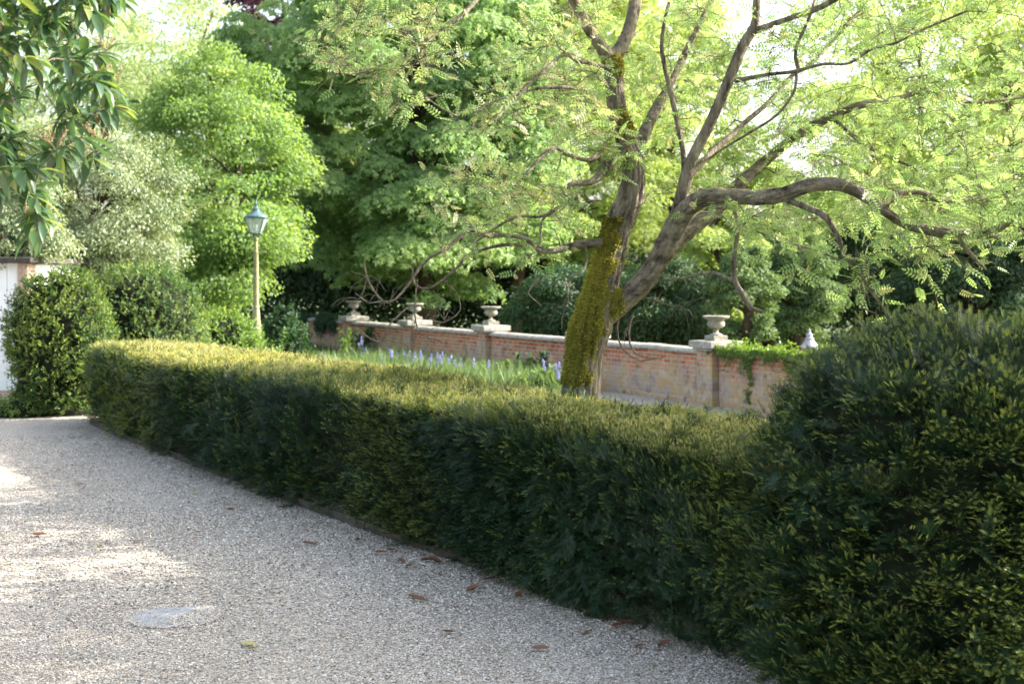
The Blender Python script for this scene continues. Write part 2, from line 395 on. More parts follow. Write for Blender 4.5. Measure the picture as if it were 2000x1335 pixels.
# loose stones on the drive
rng = np.random.default_rng(11)
oct_v = np.array([(1,0,0),(-1,0,0),(0,1,0),(0,-1,0),(0,0,.7),(0,0,-.7)]); oct_f = np.array([(0,2,4),(2,1,4),(1,3,4),(3,0,4)])
def front_x(y): return np.interp(y, FRONT[:, 1], FRONT[:, 0])
mb = MB()
for y0, y1, n in ((6.0, 9, 46000), (9, 13, 34000), (13, 19, 16000)):
    ys = rng.uniform(y0, y1, n); lo = -.385 * ys; hi = np.minimum(front_x(ys) + .15, .40 * ys)
    xs = lo + (hi - lo) * rng.random(n); s = rng.uniform(.0035, .009, n) * (1 + (y0 > 8) * .25)
    pos = np.stack([xs, ys, s * .35], -1)
    scatter(mb, oct_v, oct_f, pos, frames(rdir(rng, n) * (1, 1, .3), np.array((0, 0, 1.)) + rdir(rng, n) * .4), np.stack([s * rng.uniform(.8, 1.5, n), s, s * .8], -1), rng.random(n) ** .9)
tag(mb.build("gravel", M['pebble']), kind='stuff')

# ------------------------------------------------------------------ yew hedge and topiary domes
def spray_template(side=6, seed=0):
    """a flat yew spray along +x: a stem with side shoots, each two rows of needles ending in a soft pale tip"""
    r = np.random.default_rng(seed); v = []; f = []; tp = []
    def needle(o, ax, sd, l, fw, up, t, w):
        d = ax * fw + sd * math.sqrt(1 - fw * fw); b = len(v); e = o + d * l + np.array((0, 0, up))
        v.extend([o - ax * w, o + ax * w, e + ax * w * .5, e - ax * w * .5]); f.append((b, b+1, b+2, b+3)); tp.append(t)
    def shoot(o, ang, L, zc):
        ax = np.array((math.cos(ang), math.sin(ang), 0)); sd = np.array((-ax[1], ax[0], 0)); n = max(5, int(L / .06))
        P0 = lambda x: o + ax * x * L + np.array((0, 0, zc * x * x * L))
        tl = .32 if L < .5 else .22
        for i in range(n):
            x = (i + .5) / n; new = x > 1 - tl
            for q in (1, -1):
                if new: needle(P0(x), ax, sd * q, .10, .74, .03 + .03 * r.random(), 1.0, .019)
                else: needle(P0(x), ax, sd * q, .15 * r.uniform(.8, 1.1), .38, .012 * r.normal(), 0.0, .012)
        for q in (0, 1): needle(P0(.96), ax, sd * (1 - 2 * q), .09, .95, .04, 1.0, .022)
        b = len(v); h = sd * .007; v.extend([o - h, o + h, P0(1) + h * .5, P0(1) - h * .5]); f.append((b, b+1, b+2, b+3)); tp.append(.25)
    shoot(np.zeros(3), 0, 1.0, .10)
    for i in range(side):
        q = 1 if i % 2 else -1; x = .12 + .66 * i / side
        shoot(np.array((x, 0, .10 * x * x)), q * R(r.uniform(28, 66)), r.uniform(.24, .55) * (1 - .35 * x) + .06, r.uniform(-.35, .7))
    return np.array(v), np.array(f), np.array(tp)
SPR = [spray_template(5, 1), spray_template(6, 2), spray_template(3, 3), spray_template(4, 4)]

def yew_foliage(mb, g, n, rng, size, wrap=False, top=False, inward=.12, out_amt=.75, dens=None, tipamt=1.0, mi=0):
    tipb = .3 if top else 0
    p, nn = sample_grid(g, n, rng, wrap, dens)
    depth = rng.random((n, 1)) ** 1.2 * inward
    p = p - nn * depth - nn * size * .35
    clump = noise(p, 3.0, 2, 3.0)
    low = np.stack([noise(p, 3.1, 2, 11.), noise(p, 3.1, 2, 12.), noise(p, 3.1, 2, 13.)], -1)
    ax = nn * out_amt + rdir(rng, n) * .6 + low * .7 + np.array((0, 0, .10 if not top else .75))
    up = np.array((0, 0, 1.)) + rdir(rng, n) * (.55 if not top else 1.2) + nn * .25
    sz = size * rng.uniform(.45, 1.35, n)
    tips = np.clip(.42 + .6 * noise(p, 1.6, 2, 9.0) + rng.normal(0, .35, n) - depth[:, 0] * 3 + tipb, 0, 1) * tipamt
    tint = np.clip(.5 + .35 * clump + rng.normal(0, .25, n), 0, 1); F = frames(ax, up)
    which = rng.integers(0, len(SPR), n)
    for k, (tv, tf, tt) in enumerate(SPR):
        m = which == k
        if m.any(): scatter(mb, tv, tf, p[m], F[m], sz[m], tint[m], tt[None] * tips[m][:, None], mi)

def loft_hedge():
    """section swept along the hedge: rows along, columns round front foot - front face - top - back face"""
    f, _ = resample(np.c_[FRONT, np.zeros(len(FRONT))], np.zeros(len(FRONT)), .12)
    T = nz(np.gradient(f, axis=0)); Nb = np.stack([T[:, 1], -T[:, 0], 0 * T[:, 0]], -1)     # points away from the drive
    Nb = np.where((Nb[:, :1] < 0), -Nb, Nb)
    L = np.linspace(0, 1, len(f))[:, None]
    Wd = 1.25 + .35 * np.exp(-((L - .45) / .25) ** 2) + .25 * L; ht = 1.15
    prof = [(-.03, .03), (-.07, .22), (-.08, .5), (-.06, .8), (-.04, 1.0), (-.02, 1.08), (.04, 1.135), (.16, 1.155), (.3, 1.155), (.5, 1.15), (.7, 1.155), (.86, 1.13), (.95, 1.07), (1.0, .9), (1.02, .6), (1.0, .3), (.98, .02)]
    pr = np.array(prof); tt = np.linspace(0, len(pr) - 1, 46); pr = np.stack([np.interp(tt, range(len(pr)), pr[:, 0]), np.interp(tt, range(len(pr)), pr[:, 1])], -1)
    g = f[:, None, :] + Nb[:, None, :] * (np.where(pr[None, :, :1] < .2, pr[None, :, :1] * 1.2, pr[None, :, :1] * Wd[:, :, None])) + np.array((0, 0, 1.))[None, None] * (pr[None, :, 1:] * ht / 1.15)
    # round off the far end
    e = np.clip((L * len(f) - (len(f) - 9)) / 9, 0, 1)[:, :, None]
    c = (f + Nb * Wd * .5)[:, None, :] + np.array((0, 0, .5))
    g = g + (c - g) * (e ** 3) * np.array((.85, .85, .12))
    # close the near end into the dome
    nrm = nz(np.cross(np.gradient(g, axis=1), np.gradient(g, axis=0)))
    if (nrm[len(f)//2, 5] @ Nb[len(f)//2]) > 0: nrm = -nrm
    g = g + nrm * (.08 * noise(g, 2.1, 3, 1.0) + .045 * noise(g * np.array((1, 1, 2.4)), 5, 2, 2.0))[..., None] * np.where(g[..., 2:] > 1.0, .45, 1.0)
    return g, nrm
gh, nh = loft_hedge()
gsrc = gh if np.einsum('ij,ij->i', np.cross(gh[1:, 6] - gh[:-1, 6], gh[:-1, 7] - gh[:-1, 6]), nh[:-1, 6]).mean() > 0 else None
def orient(g, nref):        # sample_grid's normal is cross(c-a, d-b): make sure it points outward
    a, b, c, d = g[:-1, :-1], g[:-1, 1:], g[1:, 1:], g[1:, :-1]
    n = np.cross(c - a, d - b)
    return g if (n * nref[:-1, :-1]).sum() > 0 else g[:, ::-1]
gh = orient(gh, nh)
flip = False
hedge = empty("yew_hedge", (FRONT[4][0], FRONT[4][1], 0)); tag(hedge, "long low clipped yew hedge with golden sunlit top curving along the gravel drive", "hedge")
hl = np.array(hedge.location)
rng = np.random.default_rng(21)
mb = MB()
zc = gh[..., 2]
def near_d(c): return np.clip(9.0 / np.maximum(c[..., 1], 5), .28, 1.25) ** 1.25
def side_only(c): return near_d(c) * np.where(c[..., 2] < 1.10, 1, .08) * np.where(c[..., 2] < .1, .9, 1) * np.clip(1 + .5 * noise(c, 2.6, 2, 7.), .35, 1.6)
def top_only(c): return near_d(c) * np.where(c[..., 2] > 1.085, 1, 0)
def sz_at(p): return 1
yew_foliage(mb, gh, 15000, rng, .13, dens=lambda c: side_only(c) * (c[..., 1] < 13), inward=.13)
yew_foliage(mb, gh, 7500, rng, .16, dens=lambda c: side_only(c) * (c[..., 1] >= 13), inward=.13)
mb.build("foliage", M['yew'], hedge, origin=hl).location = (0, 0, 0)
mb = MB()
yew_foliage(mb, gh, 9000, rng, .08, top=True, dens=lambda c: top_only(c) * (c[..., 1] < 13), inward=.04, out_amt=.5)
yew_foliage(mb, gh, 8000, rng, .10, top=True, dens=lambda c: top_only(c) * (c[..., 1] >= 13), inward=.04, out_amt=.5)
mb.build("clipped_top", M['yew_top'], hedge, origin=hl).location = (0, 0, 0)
mb = MB(); nn_ = nh if gh[0, 0, 0] == gh[0, 0, 0] else nh
cen = gh.mean(1, keepdims=True)
core = gh + (cen - gh) * np.array((.22, .22, .16)); core[..., 2] = np.maximum(core[..., 2], -.02)
mb.add(core, grid_faces(*core.shape[:2])); mb.add(core[0], [tuple(range(core.shape[1]))]); mb.add(core[-1], [tuple(range(core.shape[1]))])
mb.build("dark_hull", M['core'], hedge, origin=hl, smooth=True).location = (0, 0, 0)

def dome_grid(c, prof, seed, nu=70, nv=110, amp=.06, sc=2.2):
    pr = np.array(prof, float); t = np.linspace(0, len(pr) - 1, nu)
    r = np.interp(t, range(len(pr)), pr[:, 0]); z = np.interp(t, range(len(pr)), pr[:, 1])
    a = np.arange(nv) / nv * 2 * math.pi
    g = np.stack([r[:, None] * np.cos(a), r[:, None] * np.sin(a), z[:, None] + 0 * a], -1)
    n = nz(g - np.array((0, 0, .35 * pr[-1, 1])))
    g = g + n * (amp * noise(g, sc, 3, seed) + amp * .45 * noise(g * np.array((1, 1, 2.4)), sc * 2.6, 2, seed + 2))[..., None]
    g[..., 2] = np.maximum(g[..., 2], 0)
    a_, b_, c_, d_ = g[:-1, :-1], g[:-1, 1:], g[1:, 1:], g[1:, :-1]
    if (np.cross(c_ - a_, d_ - b_) * n[:-1, :-1]).sum() < 0: g = g[:, ::-1]
    return g + np.asarray(c)
DC = np.array((2.20, 7.35, 0))
gd = dome_grid(DC, [(.88, 0), (1.0, .25), (1.06, .55), (1.03, .9), (.95, 1.15), (.85, 1.4), (.68, 1.62), (.44, 1.78), (.2, 1.86), (.0, 1.88)], 4.0, amp=.10)
dome = empty("yew_dome", DC); tag(dome, "big dark rounded yew bush at the near end of the low hedge", "topiary bush")
mb = MB()
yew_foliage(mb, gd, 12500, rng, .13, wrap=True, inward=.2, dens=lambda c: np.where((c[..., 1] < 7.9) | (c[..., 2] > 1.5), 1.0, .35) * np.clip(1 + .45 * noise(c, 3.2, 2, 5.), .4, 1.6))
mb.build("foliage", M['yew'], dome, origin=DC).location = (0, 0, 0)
mb = MB(); cg = gd + (DC + np.array((0, 0, .8)) - gd) * .2; mb.add(cg, grid_faces(*cg.shape[:2], True))
mb.build("dark_hull", M['core'], dome, origin=DC, smooth=True).location = (0, 0, 0)

def leafy_dome(name, c, prof, seed, m, n, leaf, label, cat, amp=.07, sc=2.2, tipamt=.8, core=M['core'], tpl=OVAL, cover=1.0):
    rng = np.random.default_rng(int(seed * 10)); c = np.asarray(c, float)
    g = dome_grid(c, prof, seed, amp=amp, sc=sc)
    o = empty(name, c); tag(o, label, cat)
    mb = MB(); ks = n // 9; p, nn = sample_grid(g, ks, rng, True, lambda q: np.clip(1 + .8 * noise(q, 4.2, 2, seed), .12, 2))
    p = p - nn * rng.random((ks, 1)) ** 1.4 * .18
    ax = nz(nn * .75 + rdir(rng, ks) * .65 + np.array((0, 0, .4))); Ls = leaf * rng.uniform(1.5, 3.6, ks)
    tip = np.clip(.35 + .7 * noise(p, 2.2, 2, seed + 5) + rng.normal(0, .3, ks), 0, 1) * tipamt; ti = rng.random(ks)
    for j in range(9):
        u = (j + .3) / 9; q = p + ax * (Ls * u)[:, None] + rdir(rng, ks) * leaf * .25
        a2 = ax * (.35 + .6 * u) + rdir(rng, ks) * .75
        scatter(mb, tpl[0], tpl[1], q, frames(a2, nn + rdir(rng, ks) * .7 + np.array((0, 0, .3))), leaf * rng.uniform(.6, 1.25, ks) * (1.1 - .35 * u), np.clip(ti + rng.normal(0, .15, ks), 0, 1), np.repeat((tip * np.clip(u * 1.8 - .2, 0, 1))[:, None], len(tpl[1]), 1))
    # sprigs poking out of the outline
    k = max(20, n // 260); ps, ns = sample_grid(g, k, rng, True, lambda q: np.where(q[..., 2] > prof[-1][1] * .3, 1, .2))
    for i in range(k):
        m_ = 9; L = rng.uniform(.06, .2); d = nz(ns[i] + np.array((0, 0, .9)) + rng.normal(0, .3, 3))
        q = ps[i] + d[None] * (np.linspace(0, L, m_)[:, None])
        scatter(mb, tpl[0], tpl[1], q, frames(d[None] * .6 + rdir(rng, m_), d[None] + rdir(rng, m_) * .5), leaf * .9, rng.random(m_), np.full((m_, len(tpl[1])), .8 * tipamt))
    mb.build("foliage", m, o, origin=c).location = (0, 0, 0)
    mb = MB(); cg = g + (c + np.array((0, 0, prof[-1][1] * .4)) - g) * .12; mb.add(cg, grid_faces(*cg.shape[:2], True))
    mb.build("dark_hull", core, o, origin=c, smooth=True).location = (0, 0, 0)
    return o
leafy_dome("clipped_shrub", (-6.98, 22.0, 0), [(.62, 0), (.76, .3), (.80, .8), (.78, 1.2), (.66, 1.6), (.46, 1.95), (.24, 2.18), (0, 2.24)], 6.0, M['box'], 36000, .046,
           "tall yellow tipped rounded shrub beside the white boarded building", "shrub", amp=.13)
leafy_dome("clipped_shrub", (-6.25, 24.2, 0), [(.8, 0), (1.0, .4), (1.06, 1.0), (1.0, 1.5), (.84, 1.9), (.55, 2.15), (.3, 2.24), (0, 2.26)], 7.0, M['box_dark'], 38000, .046,
           "broad dark rounded shrub just behind the far end of the hedge", "shrub", amp=.11)
leafy_dome("ground_plant", (-7.45, 21.6, 0), [(.42, 0), (.45, .06), (.40, .14), (.28, .22), (.12, .27), (0, .28)], 8.0, M['weed'], 2600, .05,
           "small bright green leafy plant at the foot of the yellow tipped shrub", "plant", amp=.04, sc=5)
leafy_dome("garden_shrub", (-5.55, 26.8, 0), [(.7, 0), (.85, .4), (.75, .9), (.5, 1.25), (.2, 1.42), (0, 1.45)], 9.0, M['weed'], 9000, .07,
           "feathery yellow green shrub left of the lamp post", "shrub", amp=.1, sc=3)
leafy_dome("garden_shrub", (-5.35, 33.4, 0), [(.4, 0), (.55, .3), (.5, .7), (.3, 1.1), (.12, 1.35), (0, 1.4)], 10.0, M['ivy_dark'], 8000, .08,
           "dark leafy shrub right of the lamp post, by the wall's far end", "shrub", amp=.22, sc=4)

# stray shoots that escaped the shears
def strays(parent, g, n, wrap, m, seed, zmin, og):
    rng = np.random.default_rng(seed); p, nn = sample_grid(g, n, rng, wrap, lambda c: near_d(c) * np.where(c[..., 2] > zmin, 1, .25))
    mb = MB()
    for i in range(n):
        d = nz(nn[i] * .7 + np.array((0, 0, .7)) + rng.normal(0, .35, 3)); L = rng.uniform(.07, .2)
        q = p[i] - nn[i] * .05 + d * L * np.linspace(0, 1, 4)[:, None] + np.array((0, 0, -.2 * L)) * (np.linspace(0, 1, 4)[:, None] ** 2)
        k = i % len(SPR); tv, tf, tt = SPR[k]
        scatter(mb, tv, tf, q[:1], frames(d[None], nn[i][None] + rdir(rng, 1) * .9), L * .85, rng.random(1), (tt * .9)[None])
    mb.build("stray_shoots", m, parent, origin=og).location = (0, 0, 0)
strays(hedge, gh, 420, False, M['yew'], 201, .6, hl)
strays(dome, gd, 260, True, M['yew'], 202, .8, DC)
# edging boards along the hedge foot
eb = resample(np.c_[FRONT, np.zeros(len(FRONT))], np.zeros(len(FRONT)), 1.9)[0]
for i in range(2, len(eb) - 2):
    a, b = eb[i], eb[i + 1]; L = np.linalg.norm(b - a); an = math.atan2(b[1] - a[1], b[0] - a[0])
    v, f = box(0.01, L - .015, -.012, .014, -.03, .075, .004)
    mb = MB(); mb.add(v, f); o = mb.build("edging_board", M['timber'])
    t = nz((b - a)[None])[0]; off = np.array((t[1], -t[0], 0)); off = off if off[0] < 0 else -off
    o.location = a - off * .05; o.rotation_euler = (0, 0, an)
    tag(o, "low weathered timber board edging the foot of the yew hedge", "edging board", "edging boards along the hedge foot")

# ------------------------------------------------------------------ the garden wall, its pillars and urns
wall = empty("garden_wall", (WA[0], WA[1], 0), math.atan2(wd[1], wd[0]))
tag(wall, "low old brick wall with stone coping and square pillars across the garden", "wall")
# local frame: x along the wall (away from the camera), +y = left = towards the drive
SP = np.linalg.norm(WB - WA) / 4
rng = np.random.default_rng(31)
pil = [-2, -1, 0, 1, 2, 3, 4]
ends = [(-2 * SP, -SP), (-SP, 0), (0, SP), (SP, 2 * SP), (2 * SP, 3 * SP), (3 * SP, 4 * SP), (4 * SP, 4 * SP + 5.8)]
for a, b in ends:
    mb = MB(); v, f = box(a + .24, b - .24 if b < 4 * SP + 1 else b, -.115, .115, -.05, .84, .006); mb.add(v, f); mb.build("wall_panel", M['brick'], wall)
    mb = MB(); x = a + .235
    bb = b - .235 if b < 4 * SP + 1 else b
    while x < bb - .1:
        l = min(rng.uniform(.5, .75), bb - x)
        if bb - x - l < .2: l = bb - x
        dz = rng.normal(0, .004); y0 = -.17 + rng.normal(0, .004); y1 = .17 + rng.normal(0, .004)
        pr = [(y0, .843), (y0, .882), (y0 + .05, .915), (0, .94), (y1 - .05, .915), (y1, .882), (y1, .843)]
        k = len(pr); vv = [(x + .004, y, z + dz) for y, z in pr] + [(x + l - .004, y, z + dz) for y, z in pr]
        mb.add(vv, [(i, (i + 1) % k, k + (i + 1) % k, k + i) for i in range(k)]); mb.add(vv, [tuple(range(k))[::-1], tuple(range(k, 2 * k))])
        x += l
    mb.build("coping", M['coping'], wall)
    mb = MB(); x = a + .25      # broken plinth course at the foot
    while x < bb - .2:
        l = rng.uniform(.2, .5)
        if rng.random() < .8:
            v, f = box(x, x + l - .012, .118, .118 + rng.uniform(.03, .08), -.03, rng.uniform(.06, .10), .012); mb.add(v, f)
        x += l
    mb.build("plinth", M['brick'], wall)
for i in pil:
    x = i * SP
    mb = MB(); v, f = box(x - .22, x + .22, -.235, .235, -.05, .90, .008); mb.add(v, f); pl_ = mb.build("pillar", M['pillar_brick'], wall)
    mb = MB()
    v, f = box(x - .27, x + .27, -.29, .29, .903, .945, .012); mb.add(v, f)
    v, f = box(x - .32, x + .32, -.33, .33, .9475, 1.06, .014); mb.add(v, f)
    mb.build("cap", M['coping'], pl_)

def lathe(mb, prof, ns=28, flute=None, att=None, mi=0, c=(0, 0, 0)):
    pr = np.array(prof, float); a = np.arange(ns) / ns * 2 * math.pi
    r = pr[:, :1] * np.ones((1, ns))
    if flute is not None:
        lo, hi, k, amp = flute; m = (pr[:, 1] >= lo) & (pr[:, 1] <= hi); r[m] *= (1 + amp * np.abs(np.sin(a * k / 2)))[None]
    g = np.stack([r * np.cos(a), r * np.sin(a), pr[:, 1:] + 0 * a], -1) + np.asarray(c)
    mb.add(g, grid_faces(len(pr), ns, True), att, mi)
    mb.add(g[0], [tuple(range(ns))[::-1]], att, mi); mb.add(g[-1], [tuple(range(ns))], att, mi)
def sm(prof, k=3):
    pr = np.array(prof, float); c, _ = resample(np.c_[pr, np.zeros(len(pr))], np.zeros(len(pr)), .012); return c[:, :2]
urn0 = empty("stone_urn")
mb = MB(); v, f = box(-.14, .14, -.14, .14, 0, .085, .01); mb.add(v, f); mb.build("plinth", M['urnstone'], urn0)
mb = MB()
lathe(mb, sm([(.11, .0875), (.11, .10), (.085, .115), (.05, .13), (.036, .155), (.042, .175), (.058, .19), (.045, .198)]), 24); mb.build("foot", M['urnstone'], urn0, smooth=True)
mb = MB()
lathe(mb, sm([(.045, .199), (.09, .21), (.125, .235), (.14, .27), (.135, .3), (.125, .318), (.13, .33), (.17, .355), (.205, .37), (.21, .378)]), 48, (.2, .318, 24, .06)); mb.build("bowl", M['urnstone'], urn0, smooth=True)
mb = MB()
lathe(mb, [(.211, .379), (.222, .386), (.224, .40), (.215, .41), (.19, .408), (.15, .38), (.10, .36), (.0, .355)], 48); mb.build("rim", M['urnstone'], urn0, smooth=True)
def copy_thing(o):
    r = o.copy(); COL.objects.link(r)
    for k in list(o.children):
        c = k.copy(); COL.objects.link(c); c.parent = r
        for k2 in list(k.children):
            c2 = k2.copy(); COL.objects.link(c2); c2.parent = c
    return r
ul = {0: "fluted stone urn on the nearest visible pillar, with ivy at its plinth", 1: "stone urn on the pillar behind the mossy trunk",
      2: "stone urn on the pillar just left of the mossy trunk", 3: "stone urn on the middle pillar, behind hanging bare twigs", 4: "stone urn on the farthest pillar, near the lamp post"}
for i in (0, 1, 2, 3, 4):
    u = urn0 if i == 0 else copy_thing(urn0)
    q = WP(i * SP); u.location = (q[0], q[1], 1.0615); u.rotation_euler = (0, 0, math.atan2(wd[1], wd[0]) + .03 * i)
    tag(u, ul[i], "urn", "stone urns on the garden wall")
# ivy on the wall
def ivy(name, t0, t1, n, m, label, trail=None, sc=.07, zlo=.72, zhi=1.04, seed=3):
    rng = np.random.default_rng(seed); mb = MB()
    t = rng.uniform(t0, t1, n); hang = np.abs(rng.normal(0, .12, n)) * (1 + .5 * np.sin(t * 5))
    z = np.clip(zhi - .06 - hang * (1 + .7 * np.sin(t * 11 + 1)) + rng.normal(0, .02, n), zlo - .15, 1.05)
    topm = rng.random(n) < .35
    off = np.where(topm, rng.uniform(-.16, .2, n), .17 + rng.random(n) * .08); z = np.where(topm, .94 + rng.random(n) ** 2 * .13 * (1 + .6 * np.sin(t * 6)), z)
    if trail:
        tt, z0 = trail; k = n // 34
        s = rng.random(k); t[:k] = tt + .05 * np.sin(s * 9) + rng.normal(0, .035, k); z[:k] = .85 - (.85 - z0) * s; off[:k] = .13 + rng.random(k) * .04
    p = np.stack([WA[0] + wd[0] * t + wn[0] * off, WA[1] + wd[1] * t + wn[1] * off, z], -1)
    nr = np.array((wn[0], wn[1], .5))[None] + rdir(rng, n) * .5
    ax = np.array((0, 0, -1.))[None] + rdir(rng, n) * .7
    scatter(mb, MAPLE[0], MAPLE[1], p, frames(ax, nr), sc * rng.uniform(.6, 1.3, n), rng.random(n))
    for k in range(10):
        a = rng.uniform(t0, t1); q = [WP(a + .15 * j + rng.normal(0, .03), .14 + rng.random() * .03, .99 - .05 * j * rng.random()) for j in range(6)]
        add_tube(mb, q, [.006] * 6, 5, .1, (0, 0), 1)
    o = mb.build(name, [m, M['bark_thin']]); tag(o, label, "ivy"); return o
ivy("ivy", -3.9, -.1, 3000, M['ivy'], "bright green ivy draped over the wall right of the fluted urn", (-1.1, .12))
ivy("ivy", 4 * SP + .9, 4 * SP + 2.6, 3000, M['ivy_dark'], "dark ivy hanging down the far end of the wall", None, .08, .3, .95, 8)
ivy("ivy", 4 * SP + 3.4, 4 * SP + 5.6, 3600, M['ivy_dark'], "dark ivy smothering the wall's last stretch beyond the farthest urn", None, .08, .3, .98, 9)
# ornament beyond the wall
oc = P(1581, 675, 27.0); orn = empty("garden_ornament", (oc[0], oc[1], 0)); tag(orn, "lead domed finial rising behind the wall left of the near yew dome", "garden ornament")
mb = MB(); lathe(mb, [(.20, 0), (.20, .1), (.13, .13), (.12, .7), (.16, .74), (.16, .78)], 16); mb.build("pedestal", M['urnstone'], orn, smooth=False)
mb = MB(); lathe(mb, sm([(.17, .781), (.17, .80), (.14, .84), (.11, .88), (.075, .93), (.09, .95), (.06, .965), (.055, 1.0), (.065, 1.02), (.03, 1.05), (.022, 1.09), (.005, 1.14)]), 24); mb.build("finial", M['lead'], orn, smooth=True)

# ------------------------------------------------------------------ lamp post
lx = P(500, 600, 31.0); lamp = empty("lamp_post", (lx[0], lx[1], 0)); tag(lamp, "old lamp post with a glazed lantern and short ladder bar behind the hedge", "lamp post")
mb = MB()
lathe(mb, [(.16, 0), (.16, .12), (.13, .16), (.125, .55), (.14, .58), (.14, .63), (.115, .66), (.12, .95), (.13, .98), (.105, 1.02), (.08, 1.35), (.07, 1.42), (.078, 1.45), (.066, 1.48), (.056, 2.4), (.05, 2.62), (.055, 2.64), (.055, 2.67), (.04, 2.69), (.036, 2.9), (.05, 2.92), (.05, 2.95), (.035, 2.98)], 20)
mb.build("post", M['post'], lamp, smooth=False)
mb = MB(); add_tube(mb, [(-.2, 0, 2.66), (0, 0, 2.655), (.2, 0, 2.66)], [.012, .014, .012], 8, .1)
for s in (-1, 1): lathe(mb, sm([(.0, -.02), (.018, -.01), (.02, 0), (.018, .01), (0, .02)]), 8, c=(s * .205, 0, 2.66))
mb.build("ladder_bar", M['post'], lamp)
lz = 3.06; wb, wt, lh = .10, .21, .33
fr = MB()
for s1, s2 in ((1, 1), (1, -1), (-1, 1), (-1, -1)):
    add_tube(fr, [(s1 * wb, s2 * wb, lz), (s1 * wt, s2 * wt, lz + lh)], [.012, .012], 4, .5)
    add_tube(fr, [(s1 * .03, s2 * .03, 2.97), (s1 * wb * .9, s2 * wb * .9, lz)], [.009, .009], 4, .5)
v, f = box(-wb - .015, wb + .015, -wb - .015, wb + .015, lz - .012, lz + .012, .003); fr.add(v, f)
v, f = box(-wt - .02, wt + .02, -wt - .02, wt + .02, lz + lh, lz + lh + .025, .004); fr.add(v, f)
fro = fr.build("lantern_frame", M['lantern'], lamp)
mb = MB()
for k in range(4):
    a = k * math.pi / 2; rot = np.array([(math.cos(a), -math.sin(a), 0), (math.sin(a), math.cos(a), 0), (0, 0, 1)])
    q = np.array([(-wb*.93, -wb, lz + .02), (wb*.93, -wb, lz + .02), (wt*.94, -wt*.99, lz + lh - .01), (-wt*.94, -wt*.99, lz + lh - .01)])
    q2 = q + np.array((0, .006, 0)); vv = np.vstack([q, q2]) @ rot.T
    mb.add(vv, [(0, 1, 2, 3), (7, 6, 5, 4), (0, 4, 5, 1), (1, 5, 6, 2), (2, 6, 7, 3), (3, 7, 4, 0)])
mb.build("glass", M['glass'], fro)
mb = MB(); c4 = [(wt + .04, lz + lh + .026), (wt + .035, lz + lh + .045), (.14, lz + lh + .11), (.10, lz + lh + .15), (.085, lz + lh + .155), (.08, lz + lh + .2), (.095, lz + lh + .205), (.06, lz + lh + .235), (.03, lz + lh + .26), (.03, lz + lh + .29), (.045, lz + lh + .31), (.02, lz + lh + .335), (.012, lz + lh + .36), (.02, lz + lh + .375), (.003, lz + lh + .41)]
pr = np.array(c4); a = np.arange(8) / 8 * 2 * math.pi + math.pi / 8
lathe(mb, c4, 16); mb.build("lantern_roof", M['lantern'], lamp)
mb = MB(); lathe(mb, [(.03, lz + .02), (.035, lz + .05), (.02, lz + .07), (.028, lz + .1), (.032, lz + .17), (.02, lz + .2), (0.004, lz + .21)], 12); mb.build("burner", M['white'], lamp)

# ------------------------------------------------------------------ white building at the left
b0 = P(52, 700, 25.0); bld = empty("white_building", (b0[0], b0[1], 0)); tag(bld, "white building of vertical boards with pink brick corner, at the left edge", "building")
mb = MB()
for k in range(22):
    x1 = -.16 - k * .19; v, f = box(x1 - .186, x1, 0, .05, .12, 2.36, .008); mb.add(v, f)
mb.build("board_wall", M['white'], bld)
mb = MB(); v, f = box(-.155, .02, -.03, .4, 0, 2.36, .01); mb.add(v, f); mb.build("corner_pier", M['pinkbrick'], bld)
mb = MB(); v, f = box(-4.4, -.16, -.02, .08, 0, .115, .01); mb.add(v, f); mb.build("base_course", M['pinkbrick'], bld)
mb = MB(); v, f = box(-4.4, 0, .06, 3, 0, 2.35, .01); mb.add(v, f); mb.build("side_wall", M['white'], bld)
mb = MB()
v, f = box(-4.6, .16, -.25, 3.2, 2.365, 2.46, .02); mb.add(v, f)
mb.build("roof", M['roof'], bld)

